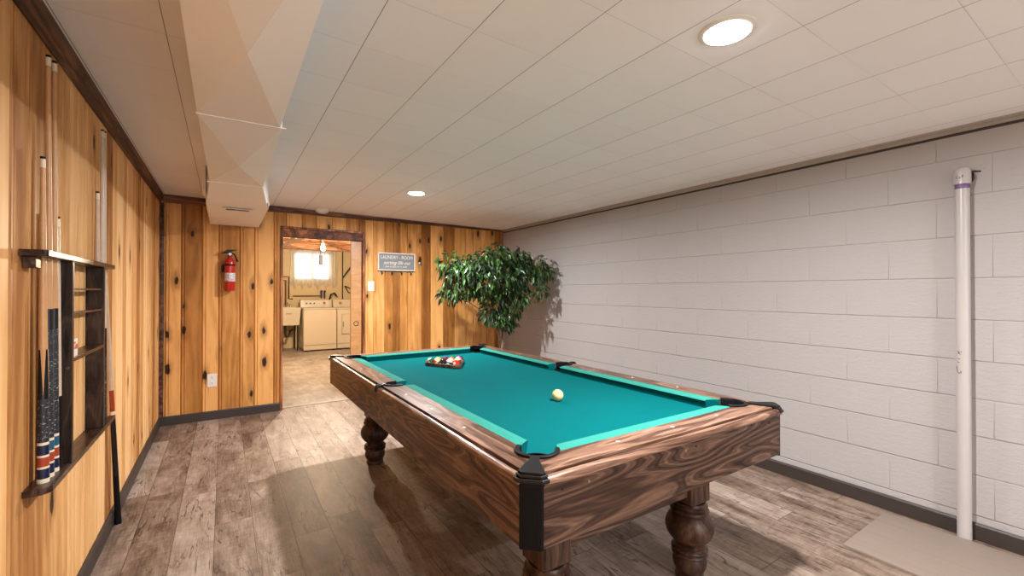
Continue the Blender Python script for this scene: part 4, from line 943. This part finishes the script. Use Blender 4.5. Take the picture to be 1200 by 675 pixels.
# outlet
t = thing('wall_outlet', 'white duplex wall outlet low on the pine wall left of the doorway', 'outlet', (-0.10, YB, 0.395))
MB().box((-0.142, YB-0.007, 0.330), (-0.060, YB-0.001, 0.462)).build('wall_plate', M['white'], t, bevel=0.003)
for z in (0.369, 0.423):
    r_ = MB().lathe([(0.0175, YB-0.0065), (0.0165, YB-0.0095)], (-0.101, 0, z), 18, 'y').build('receptacle', M['white'], t)
    s_ = MB(); s_.box((-0.109, YB-0.0101, z), (-0.1065, YB-0.0094, z+0.009)); s_.box((-0.0955, YB-0.0101, z), (-0.093, YB-0.0094, z+0.009)); s_.lathe([(0.003, YB-0.0094), (0.003, YB-0.0101)], (-0.101, 0, z-0.007), 8, 'y'); s_.build('socket_slots', M['rubber'], r_)
# fire extinguisher
ex_, ey_ = 0.046, YB-0.062
t = thing('fire_extinguisher', 'red fire extinguisher hanging on the pine wall left of the doorway', 'fire extinguisher', (ex_, ey_, 1.30))
MB().lathe([(0.020, 1.300), (0.040, 1.302), (0.046, 1.310), (0.046, 1.575), (0.043, 1.600), (0.034, 1.622), (0.020, 1.640), (0.014, 1.648), (0.014, 1.655)], (ex_, ey_, 0), 28).build('cylinder', M['red'], t, smooth=True)
def lab():
    g = G('extinguisher_label'); a = g.noise(g.mul(g.pos, (50, 50, 90)), 1.0, 2); b = g.noise(g.mul(g.pos, (90, 90, 260)), 1.0, 1)
    c = g.ramp(a, [(0.0, (0.70, 0.67, 0.64)), (0.57, (0.70, 0.67, 0.64)), (0.60, (0.50, 0.10, 0.08))], 'CONSTANT'); c = g.mix(g.ma('GREATER_THAN', b, 0.60), c, (0.15, 0.22, 0.40)); return g.out(c, 0.4)
MB().lathe([(0.0464, 1.398), (0.0468, 1.399), (0.0468, 1.482), (0.0464, 1.483)], (ex_, ey_, 0), 28).build('label_sleeve', lab(), t, smooth=True)
MB().lathe([(0.0462, 1.556), (0.0480, 1.558), (0.0480, 1.570), (0.0462, 1.572)], (ex_, ey_, 0), 28).build('strap', M['rubber'], t, smooth=True)
MB().box((ex_-0.012, ey_+0.046, 1.45), (ex_+0.012, YB-0.001, 1.62)).build('wall_bracket', M['dark_metal'], t)
MB().lathe([(0.018, 1.652), (0.020, 1.660), (0.020, 1.690), (0.012, 1.700)], (ex_, ey_, 0), 16).build('valve', M['dark_metal'], t, smooth=True)
MB().lathe([(0.014, 0), (0.015, -0.012), (0.011, -0.014)], (ex_, ey_-0.018, 1.674), 18, 'y').build('pressure_gauge', M['white'], t, smooth=True)
m = MB(); m.prism([(ex_-0.015, 1.694), (ex_+0.060, 1.718), (ex_+0.062, 1.724), (ex_-0.020, 1.722), (ex_-0.055, 1.700), (ex_-0.055, 1.692)], ey_-0.009, ey_+0.009, 1); m.build('lever', M['dark_metal'], t, bevel=0.002)
m = MB(); m.prism([(ex_-0.075, 1.680), (ex_-0.01, 1.684), (ex_-0.01, 1.694), (ex_-0.075, 1.690)], ey_-0.009, ey_+0.009, 1); m.build('carry_handle', M['dark_metal'], t, bevel=0.002)
MB().tube([(ex_+0.012, ey_-0.004, 1.690), (ex_+0.038, ey_-0.004, 1.675), (ex_+0.052, ey_-0.004, 1.640), (ex_+0.068, ey_-0.004, 1.600)], [0.006, 0.006, 0.006, 0.009]).build('nozzle', M['rubber'], t, smooth=True)

# white pipe on the block wall
px_, py_ = 3.252, 0.636; rp = 0.0285
t = thing('standpipe', 'white painted vertical pipe with a cap in front of block wall', 'pipe', (px_, py_, 0))
MB().lathe([(rp, 0.0), (rp, 1.86)], (px_, py_, 0), 32).build('pipe_body', M['pipe'], t, smooth=True)
MB().lathe([(rp+0.001, 1.86), (rp+0.006, 1.862), (rp+0.006, 1.925), (rp+0.001, 1.942), (rp*0.6, 1.952)], (px_, py_, 0), 32).build('cap', M['pipe'], t, smooth=True)
MB().lathe([(rp+0.0007, 1.838), (rp+0.0012, 1.839), (rp+0.0012, 1.859), (rp+0.0007, 1.860)], (px_, py_, 0), 32).build('primer_ring', plain('purple_primer', (0.20, 0.11, 0.30), 0.4, var=0.5, sc=40), t, smooth=True)
ink = plain('dark_marker_ink', (0.05, 0.03, 0.05), 0.5)
def stroke(pts, r_, name='marker_stroke', w_=0.0016):   # pts = (angle, z) on the pipe, angle measured from the side facing the room
    base_a = math.atan2(-py_, -px_)
    MB().tube([(px_ + r_*math.cos(base_a+a), py_ + r_*math.sin(base_a+a), z) for a, z in pts], w_, 6).build(name, ink, t)
rr = rp+0.0062
for P in ([(-.55,1.905),(-.66,1.898),(-.60,1.888),(-.48,1.888)], [(-.36,1.893),(-.26,1.897),(-.28,1.889),(-.16,1.891)], [(-.05,1.894),(.02,1.906),(.06,1.892),(.10,1.906),(.02,1.891)]): stroke(P, rr, w_=0.0009)
for P in ([(-.85,0.982),(-.60,0.972),(-.30,0.968)], [(-.55,0.985),(-.60,0.972)], [(-.35,0.982),(-.15,0.980)], [(-.80,0.945),(-.40,0.943)], [(-.85,0.928),(-.5,0.925)], [(-.95,0.905),(-.85,0.878),(-.6,0.868),(-.3,0.872),(-.35,0.882)]): stroke(P, rp, w_=0.0016)
MB().tube([(px_+0.02, py_-0.012, 1.925), (3.285, py_-0.040, 1.928), (XR(py_)-0.001, py_-0.060, 1.925)], 0.004, 6).build('wire_tie', M['dark_metal'], t)
MB().lathe([(0.040, -0.012), (0.036, 0.012)], (XR(py_)-0.012, py_-0.004, 1.90), 16, 'x').build('wall_stub', M['dark_metal'], t)
# loose panel on the floor
tag(MB().prism([(2.632, -0.55), (3.235, -0.55), (3.225, 0.962), (2.640, 0.958)], 0.0005, 0.013).build('loose_floor_panel', M['mat'], bevel=0.002), 'flat grey-beige board lying on the floor beside the block wall', 'board')

# ================================================================== FICUS
PX, PY = 2.78, 4.48
t = thing('ficus_tree', 'tall leafy green ficus tree in the corner behind the pool table', 'plant', (PX, PY, 0))
pot = MB().lathe([(0.12, 0.0), (0.135, 0.01), (0.165, 0.30), (0.175, 0.31), (0.175, 0.33), (0.155, 0.33), (0.15, 0.28), (0.01, 0.28)], (PX, PY, 0), 32).build('pot', M['basket'], t, smooth=True)
MB().lathe([(0.149, 0.27), (0.148, 0.283), (0.01, 0.29)], (PX, PY, 0), 24).build('soil', plain('dark_soil', (0.03, 0.02, 0.013), 0.9, var=0.4, sc=30, bump=0.9), pot)
clus = [(2.08,4.45,1.62,.13,50),(2.18,4.45,1.48,.17,90),(2.13,4.5,1.28,.13,55),(2.32,4.42,1.55,.19,110),(2.32,4.5,1.33,.16,80),(2.50,4.40,1.62,.20,120),(2.52,4.35,1.45,.20,120),(2.55,4.45,1.28,.15,70),
        (2.72,4.45,1.70,.19,110),(2.75,4.32,1.52,.22,130),(2.78,4.40,1.32,.17,90),(2.94,4.40,1.70,.17,95),(2.98,4.32,1.50,.19,110),(2.95,4.40,1.32,.14,60),(3.06,4.22,1.62,.15,70),(3.15,4.15,1.52,.12,50),(3.08,4.12,1.30,.10,30),
        (2.63,4.45,1.10,.12,45),(2.79,4.42,1.02,.13,55),(2.90,4.42,1.10,.12,45),(2.72,4.42,0.96,.10,36),(2.86,4.44,0.92,.09,30),(2.58,4.45,1.02,.10,28),(2.86,4.25,1.20,.12,35)]
br = MB(); rg = random.Random(11)
for k in range(3):     # twisted stems
    pts = []
    for i in range(15):
        s = i/14; a = k*2.1 + s*5.5; r_ = 0.028*(1-0.3*s); pts.append((PX + r_*math.cos(a) + 0.02*s, PY + r_*math.sin(a), 0.28 + 0.92*s))
    br.tube(pts, [0.016 - 0.006*i/14 for i in range(15)], 8)
tr = br.build('trunk', M['bark'], t, smooth=True)
bm_ = MB(); lf = MB()
for (cx, cy, cz, r_, n_) in clus:
    b0 = Vector((PX+0.01, PY, min(1.15, max(0.62, cz-0.42)))); b1 = Vector((cx, cy, cz)); mid = (b0+b1)/2 + Vector((rg.uniform(-.04,.04), rg.uniform(-.04,.04), 0.06))
    pts = [b0*(1-s)**2 + mid*2*s*(1-s) + b1*s*s for s in [i/8 for i in range(9)]]
    bm_.tube(pts, [0.009-0.006*i/8 for i in range(9)], 6)
    for _ in range(3):
        e = b1 + Vector((rg.uniform(-1,1), rg.uniform(-1,1), rg.uniform(-.6,.8))).normalized()*r_*0.95
        bm_.tube([b1, (b1+e)/2 + Vector((0,0,0.03)), e - Vector((0,0,0.02))], [0.0035, 0.0025, 0.0015], 5)
    for _ in range(int(n_*1.7)):
        while True:
            q = Vector((rg.uniform(-1,1), rg.uniform(-1,1), rg.uniform(-1,1)))
            if 0.15 < q.length < 1: break
        p = b1 + Vector((q.x*r_*1.08, q.y*r_*0.95, q.z*r_*0.85))
        d = (q.normalized()*0.55 + Vector((rg.uniform(-.45,.45), rg.uniform(-.45,.45), rg.uniform(-1.15,-.35)))).normalized()
        sd_ = d.cross(Vector((rg.uniform(-1,1), rg.uniform(-1,1), rg.uniform(.2,1.2)))).normalized(); nn = sd_.cross(d).normalized()
        Ls = rg.uniform(0.052, 0.088); W_ = Ls*rg.uniform(0.19, 0.25)
        lf.cur = min(1.0, max(0.0, rg.gauss(0.30, 0.30)))
        sag = Vector((0,0,-Ls*0.12))
        b_, c1, c2, tip = p, p + d*Ls*0.33 - nn*0.003, p + d*Ls*0.68 - nn*0.003 + sag*0.5, p + d*Ls + sag*1.6
        l1, r1 = p + d*Ls*0.33 + sd_*W_ + nn*0.003, p + d*Ls*0.33 - sd_*W_ + nn*0.003
        l2, r2 = p + d*Ls*0.68 + sd_*W_*0.8 + nn*0.003 + sag*0.5, p + d*Ls*0.68 - sd_*W_*0.8 + nn*0.003 + sag*0.5
        lf.add([b_, c1, c2, tip, l1, r1, l2, r2], [(0,1,4), (0,5,1), (1,2,6,4), (1,5,7,2), (2,3,6), (2,7,3)])
bm_.build('branches', M['bark'], t, smooth=True)
lf.v = [(min(v_[0], XR(v_[1])-0.012), min(v_[1], YB-0.02), v_[2]) for v_ in lf.v]
lf.build('foliage', M['leaf'], t, fix=False)

for o in list(bpy.data.objects):
    if '_local' in o: del o['_local']
